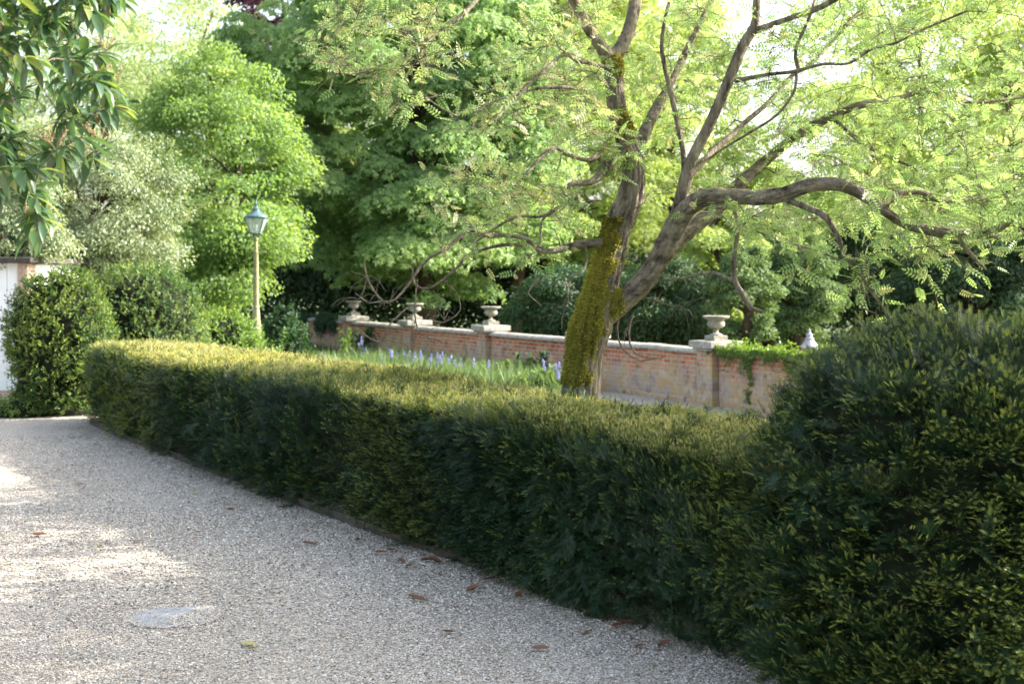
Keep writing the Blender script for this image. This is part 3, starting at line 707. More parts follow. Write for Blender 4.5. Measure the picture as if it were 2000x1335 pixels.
# ------------------------------------------------------------------ trees behind
def limb_path(a, b, rng, sag=.1, k=5):
    a = np.asarray(a, float); b = np.asarray(b, float); t = np.linspace(0, 1, k)[:, None]; L = np.linalg.norm(b - a)
    q = a + (b - a) * t; q[:, 2] += (np.sin(t[:, 0] * math.pi) * sag * L); q[1:-1] += rng.normal(0, .05 * L, (k - 2, 3)); return q
def tree(name, px, d, py_top, py_bot, wpx, m, bm, nclump, nleaf, leaf, label, seed, cl=.22, tpl=OVAL, trunk_px=None, tr=.18, droop=.2, flat=.6, shape='oval', ry=None, gap=0.0, pdepth=None, base=None):
    rng = np.random.default_rng(seed)
    top = P(px, py_top, d); bot = P(px, py_bot, d); rx = wpx / 2 / FPX * d; ryy = rx if ry is None else ry
    zt, zb = top[2], max(bot[2], .15) if base is None else base
    c = np.array((top[0], d, (zt + zb) / 2)); rz = (zt - zb) / 2
    tx = c[0] if trunk_px is None else P(trunk_px, HOR, d)[0]
    o = empty(name, (tx, d, 0)); tag(o, label, "tree")
    og = np.array((tx, d, 0.))
    dr = rdir(rng, nclump); rad = rng.uniform(.35, 1.0, nclump) ** .55
    if shape == 'cone':
        z = rng.random(nclump) ** 1.15; rr = (1 - z) * .95 + .08; an = rng.uniform(0, 6.283, nclump); q = np.sqrt(rng.uniform(.25, 1, nclump))
        C = np.stack([c[0] + rx * rr * q * np.cos(an), c[1] + ryy * rr * q * np.sin(an), zb + (zt - zb) * z], -1)
    else:
        C = c + dr * rad[:, None] * np.array((rx, ryy, rz))
    C = C + .12 * rx * np.stack([noise(C, .8, 2, seed), noise(C, .8, 2, seed + 1), noise(C, .8, 2, seed + 2)], -1)
    cr = rx * cl * rng.uniform(.55, 1.35, nclump)
    C[:, 2] = np.maximum(C[:, 2], cr * flat * .8)
    if gap:
        keep = noise(C, 1.1, 2, seed + 4) > (-1 + gap * 2); C = C[keep]; cr = cr[keep]
    w = cr ** 2; k = rng.choice(len(C), nleaf, p=w / w.sum())
    dd = nz(rdir(rng, nleaf) + np.array((0, -.12, .35))); rr = rng.random(nleaf) ** .4
    p = C[k] + dd * (rr * cr[k])[:, None] * np.array((1.15, 1.15, flat))
    p[:, 2] -= droop * cr[k] * rr ** 2 * np.linalg.norm(dd[:, :2], axis=1)
    p[:, 2] = np.maximum(p[:, 2], .02)
    out = nz(p - c)
    nr = dd * .65 + out * .35 + np.array((0, 0, .3)) + rdir(rng, nleaf) * .6
    ax = out * np.array((1, 1, .2)) * .6 + rdir(rng, nleaf) * .6 + np.array((0, 0, -.35 - droop * .6))
    ti = np.clip(.5 + .3 * rng.normal(size=len(C))[k] * .7 + rng.normal(0, .22, nleaf), 0, 1)
    mb = MB(); scatter(mb, tpl[0], tpl[1], p, frames(ax, nr), leaf * rng.uniform(.6, 1.3, nleaf), ti)
    mb.build("crown", m, o, origin=og).location = (0, 0, 0)
    mb = MB(); h = zt * .86
    tk = [og + np.array((rng.normal(0, .04) * i, rng.normal(0, .04) * i, h * i / 6)) + np.array(((c[0] - tx) * (i / 6) ** 1.5, 0, 0)) for i in range(7)]
    add_tube(mb, tk, [tr * (1 - i / 6.6) + .02 for i in range(7)], 12, .3, rough=.08)
    nl = min(len(C), 34)
    for j in rng.choice(len(C), nl, replace=False):
        zz = min(max(.25 * zt, C[j][2] - rng.uniform(.3, 1.2) * rx * .6), h * .95); s = zz / h * 6; i0 = int(min(5, s)); a = tk[i0] + (tk[i0 + 1] - tk[i0]) * (s - i0)
        r0 = tr * (1 - s / 6.6) * .45 + .01
        add_tube(mb, limb_path(a, C[j], rng), np.linspace(r0, .008, 5), 6, .25)
    mb.build("trunk", bm, o, origin=og, smooth=True).location = (0, 0, 0)
    return o
BM = M['bark_dark']
tree("lime_tree", 440, 36, 55, 640, 310, M['lime'], BM, 230, 60000, .10, "rounded bright green tree standing left behind the lamp post", 41, .27, ry=2.2)
tree("maple_tree", 800, 42, -170, 600, 640, M['maple'], BM, 400, 105000, .21, "huge maple behind the wall with layered drooping branches", 42, .17, MAPLE, trunk_px=830, tr=.3, flat=.38, droop=.55, ry=4.2)
tree("maple_tree", 1130, 46, -120, 560, 420, M['mid'], M['bark_red'], 170, 45000, .16, "lighter green maple with reddish trunk between the big maple and the mossy tree", 43, .24, MAPLE, trunk_px=1003, tr=.22, flat=.4, droop=.5)
tree("maple_tree", 1400, 36, 380, 640, 200, M['mid'], BM, 60, 12000, .16, "small bright maple peeping out right of the forked trunk", 44, .3, MAPLE, flat=.4, droop=.5)
tree("holly_tree", 205, 29, 262, 560, 330, M['holly'], BM, 170, 60000, .06, "silvery variegated holly above the two rounded shrubs", 45, .24, ry=1.6)
tree("holly_tree", 10, 25.5, 330, 545, 250, M['holly'], BM, 70, 22000, .055, "variegated holly branches overhanging the white boarded building", 77, .3, ry=.8)
tree("woodland_tree", 130, 62, -50, 560, 460, M['pale'], BM, 120, 30000, .18, "pale yellow green tree behind the hanging evergreen leaves", 46, .25, gap=.25)
tree("woodland_tree", 400, 66, -75, 500, 440, M['pale'], BM, 120, 34000, .18, "pale wispy tree showing above the rounded bright green one", 47, .24, gap=.3)
tree("woodland_tree", 560, 58, 70, 560, 260, M['pale'], BM, 80, 20000, .16, "slim yellowish tree right behind the rounded bright green one", 48, .26, gap=.25)
tree("copper_beech", 560, 56, -160, 180, 190, M['copper'], BM, 70, 24000, .14, "dark purple beech crown at the top of the view", 49, .26)
tree("woodland_tree", 690, 52, -220, 500, 260, M['mid'], BM, 110, 30000, .15, "tall green tree between the purple beech and the big maple", 50, .25)
tree("evergreen_tree", 345, 40, 350, 620, 110, M['dark'], BM, 70, 16000, .12, "narrow dark evergreen between the holly and the bright green tree", 51, .35)
tree("evergreen_tree", 650, 50, 330, 640, 420, M['dark'], BM, 150, 36000, .14, "added dark backdrop tree standing for the shaded hollow inside the big maple", 52, .28)  # backdrop tree added for the dark, shaded interior of the maple
tree("evergreen_tree", 1010, 50, 380, 640, 480, M['dark'], BM, 150, 36000, .14, "dark evergreen behind the reddish trunk", 53, .28)
tree("woodland_tree", 1310, 52, 20, 560, 360, M['mid'], BM, 130, 34000, .16, "leafy green tree behind the upper limbs of the mossy tree", 54, .25, gap=.2)
tree("woodland_tree", 1640, 60, 150, 560, 330, M['mid'], BM, 110, 28000, .17, "green tree beyond the dark yews", 55, .25, gap=.3)
tree("woodland_tree", 1960, 48, -60, 520, 380, M['mid'], BM, 130, 36000, .15, "broad green tree behind the canopy at the right edge", 56, .25, gap=.15)
tree("woodland_tree", 1800, 54, -250, 470, 470, M['mid'], BM, 130, 30000, .17, "pale green tree behind the thickest part of the canopy", 67, .26, gap=.1)
tree("woodland_tree", 1250, 60, -200, 500, 380, M['mid'], BM, 110, 28000, .17, "pale tree behind the mossy tree's upright trunk", 68, .26, gap=.1)
tree("blue_conifer", 1735, 64, 120, 560, 190, M['blue'], BM, 110, 26000, .16, "bluish conifer glimpsed through the right of the canopy", 57, .3, shape='cone')
tree("yew_tree", 1300, 32.5, 500, 720, 250, M['dark'], BM, 130, 42000, .075, "dense dark yew close behind the wall, left of the fluted urn", 58, .28)
tree("yew_tree", 1130, 36, 540, 700, 260, M['ivy_dark'], BM, 110, 34000, .085, "low dark green bush behind the wall and the mossy trunk", 59, .28)
tree("cypress_tree", 1455, 30, 470, 700, 120, M['cypress'], BM, 90, 26000, .07, "olive green cypress standing behind the fluted urn", 60, .35)
tree("cypress_tree", 1560, 31.5, 450, 700, 150, M['cypress'], BM, 110, 32000, .07, "wider cypress standing behind the ivy covered wall", 61, .33)
tree("evergreen_tree", 1500, 40, 430, 700, 260, M['dark'], BM, 110, 28000, .11, "dark evergreen rising behind the two cypresses", 62, .3)
tree("evergreen_tree", 1720, 38, 400, 700, 230, M['dark'], BM, 110, 28000, .11, "dark evergreen with visible trunk above the near yew dome", 63, .3, trunk_px=1690, tr=.2)
tree("evergreen_tree", 1900, 34, 440, 700, 300, M['dark'], BM, 130, 34000, .10, "broad dark evergreen right of the near yew dome's top", 64, .28)
tree("evergreen_tree", 2080, 34, 330, 700, 240, M['dark'], BM, 100, 24000, .10, "dark evergreen cut by the right edge of the view", 65, .28)
tree("evergreen_tree", 90, 44, 400, 640, 300, M['dark'], BM, 90, 22000, .13, "dark evergreen behind the white building", 66, .28)

tree("woodland_tree", 3050, 9.6, -1000, 300, 1500, M['mid'], BM, 150, 26000, .12, "leafy tree standing beyond the right edge, shading the near gravel", 78, .3)
rng = np.random.default_rng(79); mb = MB(); n = 90000
x = rng.uniform(-32, 30, n); y = 49 + rng.random(n) * 5 + 3 * np.sin(x * .3); hh = 3.3 + 1.2 * noise(np.c_[x, x * 0, x * 0], .35, 2, 1.); z = rng.random(n) ** .8 * hh
scatter(mb, OVAL[0], OVAL[1], np.c_[x, y - 2 * np.sqrt(np.clip(1 - z / hh, 0, 1)), z], frames(rdir(rng, n), rdir(rng, n) + np.array((0, -.4, .8))), rng.uniform(.12, .26, n), rng.random(n))
tag(mb.build("undergrowth", M['dark']), kind='stuff')
# ------------------------------------------------------------------ the mossy tree
TD = 14.0
rng = np.random.default_rng(71)
def PP(lst, dd=0.0):       # (px, py, width px, depth offset)
    pts = []; rad = []
    for e in lst:
        px, py, wd_ = e[:3]; z = e[3] if len(e) > 3 else dd
        pts.append(P(px, py, TD + z)); rad.append(max(.0035, wd_ / 2 / FPX * (TD + z)))
    return np.array(pts), np.array(rad)
L_ = {}
L_['trunk'] = [(1126, 972, 130), (1128, 930, 100), (1131, 860, 86), (1133, 790, 80), (1138, 740, 74), (1143, 700, 72), (1153, 650, 76), (1164, 606, 70), (1180, 545, 60), (1197, 485, 58), (1213, 432, 55), (1232, 382, 54), (1238, 335, 47), (1228, 288, 42), (1213, 245, 38), (1203, 200, 39), (1199, 150, 38), (1193, 112, 38)]
L_['b1'] = [(1196, 125, 30), (1172, 88, 26, -.1), (1146, 50, 24, -.2), (1118, -5, 20, -.3), (1080, -80, 16, -.5), (1010, -150, 12, -.7)]
L_['b2'] = [(1196, 120, 30), (1222, 75, 24, .1), (1238, 20, 24, .2), (1245, -60, 22, .4), (1230, -160, 18, .6), (1250, -280, 12, .8)]
L_['fork'] = [(1168, 632, 40), (1205, 597, 46, -.05), (1250, 556, 48, -.1), (1288, 505, 46, -.2), (1312, 455, 42, -.3), (1338, 412, 40, -.4), (1372, 388, 36, -.5), (1420, 382, 34, -.6), (1478, 386, 31, -.7), (1530, 379, 30, -.8), (1582, 362, 28, -.9), (1636, 360, 28, -1.0), (1680, 376, 26, -1.0), (1722, 408, 21, -1.1), (1768, 436, 21, -1.1), (1830, 452, 22, -1.2), (1895, 458, 20, -1.2), (1950, 446, 15, -1.3), (1995, 412, 12, -1.4), (2060, 370, 10, -1.6)]
L_['d'] = [(1318, 440, 30, -.35), (1330, 392, 27, -.35), (1342, 340, 25, -.4), (1356, 300, 23, -.4), (1388, 238, 22, -.45), (1422, 160, 21, -.5), (1450, 92, 20, -.5), (1474, 50, 18, -.5), (1478, 5, 15, -.5), (1486, -80, 12, -.4), (1470, -180, 8, -.3)]
L_['d2'] = [(1470, 62, 14, -.5), (1540, 38, 12, -.7), (1600, 14, 12, -.9), (1650, -12, 10, -1.1), (1740, -60, 8, -1.4)]
L_['e'] = [(1340, 350, 15, -.35), (1400, 290, 14, -.1), (1452, 240, 13, .1), (1502, 196, 11, .3), (1548, 150, 9, .5), (1620, 90, 7, .8), (1690, 10, 5, 1.0)]
L_['f'] = [(1435, 158, 9, -.5), (1500, 150, 8, -.6), (1552, 137, 8, -.7), (1608, 128, 7, -.8), (1700, 100, 6, -1), (1800, 66, 5, -1.2), (1880, 20, 4, -1.4)]
L_['f2'] = [(1555, 140, 6, -.7), (1553, 178, 5, -.7), (1515, 225, 5, -.6), (1460, 265, 5, -.4), (1400, 305, 4, -.2), (1340, 350, 4, 0)]
L_['g'] = [(1560, 138, 8, -.7), (1566, 90, 8, -.7), (1582, 30, 7, -.7), (1600, -40, 5, -.6)]
L_['h'] = [(1285, 520, 30, .1), (1330, 465, 29, .3), (1388, 418, 28, .5), (1420, 385, 26, .6), (1455, 350, 22, .7), (1502, 308, 20, .8), (1562, 262, 18, .9), (1622, 228, 18, 1.0), (1682, 205, 16, 1.1), (1742, 196, 12, 1.2), (1810, 180, 9, 1.3), (1900, 200, 7, 1.5), (2000, 190, 5, 1.7)]
L_['i'] = [(1336, 352, 13, -.2), (1332, 300, 12, 0), (1319, 232, 11, .1), (1309, 172, 10, .2), (1292, 90, 8, .3), (1310, 0, 6, .5)]
L_['j'] = [(1236, 325, 24, .1), (1258, 262, 23, .2), (1285, 205, 20, .4), (1312, 160, 14, .6), (1350, 80, 12, .9), (1400, -20, 10, 1.2), (1450, -120, 7, 1.5)]
L_['k'] = [(1216, 300, 22, -.05), (1184, 330, 20, -.2), (1152, 350, 13, -.35), (1117, 360, 10, -.45), (1096, 390, 8, -.5), (1075, 413, 7, -.5), (1054, 420, 6, -.5), (1010, 430, 5, -.5), (970, 446, 4, -.4), (930, 470, 3, -.4)]
L_['k2'] = [(1182, 328, 18, -.2), (1168, 302, 17, -.3), (1148, 312, 9, -.35), (1112, 300, 8, -.4), (1090, 291, 8, -.5), (1052, 312, 7, -.6), (1020, 345, 5, -.7), (985, 382, 4, -.7)]
L_['k3'] = [(1075, 413, 5, -.5), (1060, 440, 5, -.5), (1050, 465, 4, -.5), (1030, 500, 3, -.5)]
L_['l'] = [(1190, 472, 19, -.05), (1160, 474, 16, -.1), (1128, 476, 15, -.15), (1088, 487, 14, -.3), (1052, 485, 10, -.4), (1030, 465, 8, -.5), (988, 450, 8, -.6), (955, 465, 9, -.6), (918, 463, 8, -.7), (870, 482, 7, -.8), (850, 500, 6, -.8), (822, 516, 6, -.8), (806, 550, 5, -.8), (790, 580, 4, -.8), (762, 588, 4, -.8), (735, 572, 4, -.7), (716, 540, 3, -.7), (706, 492, 3, -.7)]
L_['l2'] = [(1060, 484, 8, -.35), (1000, 478, 7, -.3), (950, 486, 6, -.2), (910, 506, 6, -.1), (880, 532, 5, 0), (842, 556, 4, .1), (814, 548, 3, .1), (800, 520, 3, .1)]
L_['l3'] = [(768, 588, 3, -.8), (740, 590, 3, -.8), (712, 588, 3, -.8), (690, 572, 2.5, -.8)]
L_['l4'] = [(815, 545, 3, -.8), (810, 600, 3, -.8), (812, 630, 3, -.8), (832, 655, 2.5, -.8), (862, 666, 2, -.8)]
L_['l5'] = [(868, 548, 3, 0), (890, 570, 3, 0), (896, 600, 2.5, 0), (870, 625, 2.5, 0), (840, 622, 2, 0)]
L_['l6'] = [(796, 600, 3, -.8), (768, 640, 2.5, -.8), (735, 672, 2.5, -.8), (706, 650, 2, -.8), (700, 640, 2, -.8)]
L_['l7'] = [(1142, 478, 6, -.15), (1146, 510, 6, -.2), (1128, 532, 4, -.3), (1102, 540, 3, -.3), (1110, 575, 3, -.3), (1098, 620, 2.5, -.3), (1100, 640, 2, -.3)]
L_['l8'] = [(1035, 500, 3, -.5), (1044, 550, 3, -.5), (1036, 580, 2.5, -.5), (1060, 600, 2, -.5)]
L_['m'] = [(1118, -5, 14, -.3), (1040, -60, 12, -.7), (980, -45, 11, -1.0), (930, 0, 10, -1.3), (900, 34, 10, -1.5), (860, 62, 9, -1.6), (836, 90, 7, -1.7), (830, 130, 5, -1.7), (826, 180, 4, -1.7), (850, 205, 3, -1.7), (890, 232, 3, -1.7)]
L_['m2'] = [(834, 88, 6, -1.7), (806, 100, 5, -1.8), (792, 122, 5, -1.8), (765, 126, 4, -1.9), (700, 140, 3, -2.0), (640, 150, 3, -2.1)]
L_['n'] = [(1428, 392, 12, -.6), (1436, 440, 9, -.6), (1432, 500, 9, -.6), (1434, 545, 10, -.6), (1450, 578, 13, -.6), (1470, 602, 10, -.6), (1488, 620, 7, -.6)]
L_['n2'] = [(1432, 548, 7, -.6), (1400, 541, 5, -.5), (1345, 548, 5, -.4), (1300, 545, 3, -.4)]
L_['o'] = [(1525, 386, 15, -.8), (1580, 405, 13, -.9), (1615, 426, 12, -1.0), (1640, 470, 9, -1.0), (1650, 512, 7, -1.0), (1676, 535, 5, -1.0), (1700, 570, 4, -1.1), (1736, 616, 3, -1.1)]
L_['o2'] = [(1660, 520, 4, -1.0), (1610, 500, 3, -1.0), (1556, 486, 3, -1.0)]
L_['p'] = [(1868, 462, 10, -1.2), (1895, 500, 7, -1.2), (1919, 530, 4, -1.2)]
L_['q'] = [(1722, 410, 14, -1.1), (1762, 375, 14, -1.0), (1802, 374, 12, -.9), (1835, 392, 9, -.8), (1900, 380, 6, -.6), (1990, 350, 4, -.4)]
L_['r'] = [(1622, 228, 10, 1.0), (1660, 262, 9, .8), (1700, 290, 7, .6), (1790, 330, 5, .4)]
L_['s'] = [(1195, 130, 9, -.1), (1150, 120, 8, -.5), (1105, 115, 7, -.9), (1055, 150, 6, -1.2), (1000, 200, 4, -1.4), (960, 230, 3, -1.6)]
L_['t'] = [(1206, 235, 8, -.1), (1160, 190, 7, -.4), (1090, 170, 6, -.7), (1010, 190, 4, -.9), (930, 215, 3, -1.1)]
L_['u'] = [(1900, 458, 10, -1.2), (1960, 462, 9, -1.1), (2030, 458, 8, -1.0), (2110, 450, 6, -.9)]
L_['v'] = [(1245, -60, 14, .4), (1330, -130, 12, 0), (1430, -200, 9, -.6), (1560, -230, 7, -1.2)]
L_['x'] = [(1486, -80, 9, -.4), (1560, -150, 8, 0), (1680, -200, 6, .6), (1800, -230, 5, 1)]
tw = empty("mossy_tree", tuple(P(1128, 959, TD) * np.array((1, 1, 0)))); og = np.array(tw.location)
tag(tw, "leaning forked tree with thick moss on its trunk, behind the hedge", "tree")
mb = MB(); skel = []; trunk_grid = None
for nm, l in L_.items():
    pts, rad = PP(l); big = rad[0] > .05
    kw = dict(ns=64 if nm == 'trunk' else (40 if nm in ('fork', 'h') else (18 if big else 9)), step=.03 if nm in ('trunk', 'fork', 'h') else .06, rough=.10 if big else .16, seed=len(skel) * .37)
    if nm in ('trunk', 'fork', 'h'): kw['furrow'] = .036
    if not big or nm in ('n', 'o', 'q', 'f', 'g', 'k'):      # small wandering kinks of real twigs
        c, r = resample(pts, rad, .22); j = rng.normal(0, .012, c.shape) * (1.0 + (r[:, None] < .02)); j[0] = 0
        pts, rad = c + j, r * rng.uniform(.85, 1.2, len(r))
    g = add_tube(mb, pts, rad, mi=int(nm in ('fork', 'h', 'q', 'k', 'l')), **kw)
    if nm == 'trunk': trunk_grid = g
    if nm == 'fork': fork_grid = g
    c, r = resample(pts, rad, .12); skel.append(np.c_[c, r])
SK = np.vstack(skel)
mb.build("trunk", [M['bark'], M['bark_limb']], tw, origin=og, smooth=True).location = (0, 0, 0)
# stubs / knots
# moss
mb = MB()
def moss_on(g, mask, n, nseed):
    N = nz(g - g.mean(1, keepdims=True)); rngm = np.random.default_rng(nseed)
    mk = mask(g, N)
    shell = g + N * (.007 + .005 * noise(g, 14, 3, 2.0))[..., None] * (mk > 0)[..., None] - N * ((mk <= 0) * .004)[..., None]
    f = grid_faces(*g.shape[:2], True); ok = (mk.ravel()[f] > 0).all(1)
    mb.add(shell, f[ok], (.35, 0))
    w = np.clip(mk + .12, 0, .5).ravel(); w[~np.isfinite(w)] = 0
    k = rngm.choice(len(w), n, p=w / w.sum()); p = shell.reshape(-1, 3)[k] + rngm.normal(0, .008, (n, 3)); nn = N.reshape(-1, 3)[k]
    ax = nn + rdir(rngm, n) * .7 + np.array((0, 0, -.1))
    ti = np.clip(.5 + .6 * noise(p, 5, 3, 6.) + rngm.normal(0, .25, n), 0, 1)
    scatter(mb, LEAF[0] * np.array((1, 1.3, 1)), LEAF[1], p, frames(ax, rdir(rngm, n)), rngm.uniform(.010, .026, n), ti)
def m1(g, N):
    z = g[..., 2]; zt_, zb_ = P(0, 425, TD)[2], P(0, 752, TD)[2]
    dirv = nz(np.array((-.80, -.60, .1))); fac = N @ dirv
    py = HOR + (H - z) * FPX / TD
    lim = np.interp(py, [425, 480, 540, 590, 640, 700, 745, 760], [.8, .5, .25, -.05, .10, .18, .38, 1.2])
    return np.where((z < zt_) & (z > zb_), fac - lim - .10 + .30 * noise(g, 8, 3, 1.5) + .28 * noise(g, 23, 2, 3.5), -1)
moss_on(trunk_grid, m1, 26000, 5)
def m2(g, N):
    px = 1000 + g[..., 0] / g[..., 1] * FPX
    return np.where(px < 1222 + 10 * noise(g, 12, 2), (N @ nz(np.array((-.5, -.5, .7)))) + .15 + .2 * noise(g, 9, 2, 1.), -1)
moss_on(fork_grid, m2, 6000, 6)
def m3(g, N):
    z = g[..., 2]; py = HOR + (H - z) * FPX / TD
    band = np.maximum(1 - np.abs(py - 245) / 35, 1 - np.abs(py - 125) / 30)
    return np.where(band > 0, (N @ nz(np.array((.5, -.8, .1)))) * .6 + band * .6 - .6 + .25 * noise(g, 9, 2, 4.), -1)
moss_on(trunk_grid, m3, 3000, 7)
mb.build("moss", M['moss'], tw, origin=og).location = (0, 0, 0)

# compound leaf: rachis with paired leaflets
def pinnate(k=5):
    v = []; f = []
    for i in range(k):
        x = .22 + .68 * i / k
        for s in (1, -1):
            a = R(70 - 5 * i) * s; c, sn = math.cos(a), math.sin(a); l = .245 * (1 - .25 * abs(i - 2) / 4); b = len(v)
            for lx_, ly_, lz_ in ((0, 0, 0), (.45, .24, .03), (1, 0, -.12), (.45, -.24, .03)): v.append((x + (lx_ * c - ly_ * sn) * l, (lx_ * sn + ly_ * c) * l, lz_ * l - .10 * x * x))
            f.append((b, b + 1, b + 2, b + 3))
    b = len(v); v += [(.88, 0, -.08), (.98, .055, -.09), (1.14, 0, -.13), (.98, -.055, -.09)]; f.append((b, b+1, b+2, b+3))
    b = len(v); v += [(0, -.008, 0), (0, .008, 0), (.9, .004, -.08), (.9, -.004, -.08)]; f.append((b, b+1, b+2, b+3))
    return np.array(v), np.array(f)
PIN = pinnate()
# where foliage hangs: (px0, px1, py0, py1, how many sprays, depth lo, depth hi, reach of young pinkish growth)
REG = [(1480, 2080, -60, 250, 124, -1.6, 2.4, .1), (1540, 2080, 230, 430, 120, -.9, 2.4, .1), (1500, 2060, 400, 460, 42, -.8, 1.6, .1), (1680, 2060, 330, 470, 16, -2.0, -1.0, .1), (1230, 1500, -60, 200, 50, -.3, 2.4, .2),
       (1240, 1560, 190, 400, 26, .1, 2.2, .25), (1000, 1200, -60, 190, 44, -1.0, 1.8, .55), (870, 1160, 150, 360, 44, -1.6, 1.2, .5), (850, 1130, 330, 470, 24, -1.4, .6, .5),
       (620, 880, -40, 140, 34, -2.4, -1.2, .45), (700, 860, 100, 240, 7, -2.2, -1.4, .4), (845, 1050, 440, 530, 9, -1, .4, .35), (1370, 1560, 390, 470, 12, -.9, .3, .2),
       (1560, 1860, 500, 580, 9, -1.4, -.5, .15), (1780, 2040, 470, 520, 8, -1.6, -.6, .2), (1180, 1300, 250, 330, 7, -.6, -.2, .15),
       (1000, 2080, -420, -60, 190, -2.6, 2.6, .2), (2080, 2800, -400, 380, 230, -2.6, 2.4, .1), (760, 1000, -300, -60, 36, -2.4, .5, .3)]
rng = np.random.default_rng(72)
tips = []
for x0, x1, y0, y1, n, d0, d1, yg in REG:
    for _ in range(n):
        tips.append((*P(rng.uniform(x0, x1), rng.uniform(y0, y1), TD + rng.uniform(d0, d1)), yg))
mbt = MB(); LP, LA, LT, LG = [], [], [], []
order = np.argsort([np.min(np.linalg.norm(SK[:, :3] - np.array(t[:3]), axis=1)) for t in tips])
nodes = SK.copy()
for oi in order:
    t = np.array(tips[oi][:3]); yg = tips[oi][3]
    dist = np.linalg.norm(nodes[:, :3] - t, axis=1) + np.clip(nodes[:, 2] - t[2] - .3, 0, 9) * .3
    k = int(np.argmin(dist)); a = nodes[k, :3]; L = np.linalg.norm(t - a)
    m = max(4, int(L / .16) + 2); q = limb_path(a, t, rng, .10, m); q[1:-1] += rng.normal(0, .018, (m - 2, 3))
    r0 = min(nodes[k, 3] * .7, .006 + .006 * L); rr = np.linspace(max(r0, .0035), .0022, m)
    add_tube(mbt, q, rr, 5, .3)
    nodes = np.vstack([nodes, np.c_[q[1:], rr[1:]]])
    # side twigs + leaves on the outer part
    start = max(0, 1 - .75 / max(L, .3))
    for s in range(rng.integers(3, 7)):
        u = start + (1 - start) * (s + rng.random()) / 7; u = min(u, .999) * (m - 1); i = int(u); b = q[i] + (q[min(i + 1, m - 1)] - q[i]) * (u - i)
        dirn = nz(rng.normal(size=3) * np.array((1, 1, .45)) + nz(t - a) * .6); l2 = rng.uniform(.12, .42); e = b + dirn * l2 + np.array((0, 0, -.05 * l2))
        qq = limb_path(b, e, rng, .08, 4); add_tube(mbt, qq, [.0035, .003, .0025, .002], 4, .5)
        for z in range(rng.integers(2, 4)):
            LP.append(qq[rng.integers(1, 4)] + rng.normal(0, .01, 3)); LA.append(nz(dirn * .6 + rng.normal(size=3) * np.array((1, 1, .55)) + np.array((0, 0, -.1)))); LT.append(yg); LG.append(1)
LP = np.array(LP); LA = np.array(LA); n = len(LP)
mb = MB(); yg = np.array(LT); tip = (rng.random(n) < yg) * rng.uniform(.3, 1, n)
scatter(mb, PIN[0], PIN[1], LP, frames(LA, np.array((0, 0, .8)) + rdir(rng, n) * .95), rng.uniform(.13, .24, n) * (1 - .35 * tip), np.clip(rng.normal(.5, .28, n), 0, 1), np.repeat(tip[:, None], len(PIN[1]), 1))
mb.build("crown", M['ash'], tw, origin=og).location = (0, 0, 0)
print("compound leaves", n)
# bare twigs at the end of the left low branch
mb = mbt
for (x, y, z) in ((762, 588, -.8), (735, 572, -.8), (716, 540, -.7), (700, 585, -.8), (812, 628, -.8), (836, 658, -.8), (740, 670, -.8), (868, 625, 0), (1098, 600, -.3), (1044, 560, -.5), (1110, 560, -.3), (860, 600, -.5), (1690, 560, -1.1), (1720, 590, -1.1), (1225, 640, -.2), (1330, 600, -.2)):
    a = P(x, y, TD + z)
    for _ in range(4):
        e = a + nz(rng.normal(size=3) * (1, .6, .8) + np.array((0, 0, -.1))) * rng.uniform(.1, .3); add_tube(mb, limb_path(a, e, rng, .15, 5), [.004, .0035, .003, .0028, .002], 4, .2)
for l in ([(1235, 615, 5), (1228, 650, 4), (1240, 690, 3), (1290, 700, 2.5), (1300, 695, 2)], [(1213, 600, 5), (1205, 640, 4), (1215, 680, 3), (1250, 705, 3), (1280, 700, 2)], [(1255, 580, 6), (1290, 590, 5), (1320, 600, 3), (1330, 590, 2)],
          [(1676, 535, 4, -1), (1690, 580, 3, -1.1), (1680, 600, 3, -1.1), (1710, 612, 2, -1.1)], [(1655, 515, 4, -1), (1672, 505, 3, -1), (1672, 480, 3, -1), (1700, 600, 2, -1)]):
    pts, rad = PP(l); add_tube(mb, pts, rad, 6, .08, rough=.2)
mbt.build("twigs", M['bark_thin'], tw, origin=og, smooth=True).location = (0, 0, 0)

# ------------------------------------------------------------------ overhanging evergreen at the upper left
rng = np.random.default_rng(81)
ev = empty("evergreen_tree", (-4.4, 6.9, 0)); tag(ev, "overhanging evergreen with long glossy leaves and dried flower spikes, upper left", "tree"); eo = np.array(ev.location)
mb = MB(); add_tube(mb, [eo, eo + (.05, .1, 1.2), eo + (.2, .1, 2.4), eo + (.3, 0, 3.6), eo + (.5, .1, 4.8)], [.17, .13, .11, .08, .04], 16, .15, rough=.1)
long_v = []; long_f = []
for i, (x, hw) in enumerate(((0, .012), (.08, .03), (.25, .105), (.5, .14), (.75, .105), (.92, .04), (1.0, .004))):
    z = .10 * math.sin(x * 2.2) - .22 * x * x
    long_v += [(x, hw, z + hw * .28), (x, 0, z), (x, -hw, z + hw * .28)]
for i in range(6):
    b = i * 3; long_f += [(b, b+1, b+4, b+3), (b+1, b+2, b+5, b+4)]
long_v = np.array(long_v); long_f = np.array(long_f)
EV = []
poly = [(-350, 0, 470, -200), ]
def inside(px, py):
    lim = np.interp(py, [-300, 0, 60, 130, 200, 260, 310, 350, 400, 440, 500], [240, 232, 215, 215, 255, 262, 215, 140, 95, 72, 55]); return px < lim
k = 0
while k < 330:
    px = rng.uniform(-420, 268); py = rng.uniform(-260, 470)
    if not inside(px, py) or (110 < px < 190 and 75 < py < 105 and rng.random() < .6): continue
    if px < -60 and py > 430: continue
    EV.append(P(px, py, rng.uniform(5.8, 7.4))); k += 1
nodes = np.array([eo + (.15, .1, z) for z in np.linspace(2.2, 4.6, 14)])
nodes = np.c_[nodes, np.full(14, .05)]
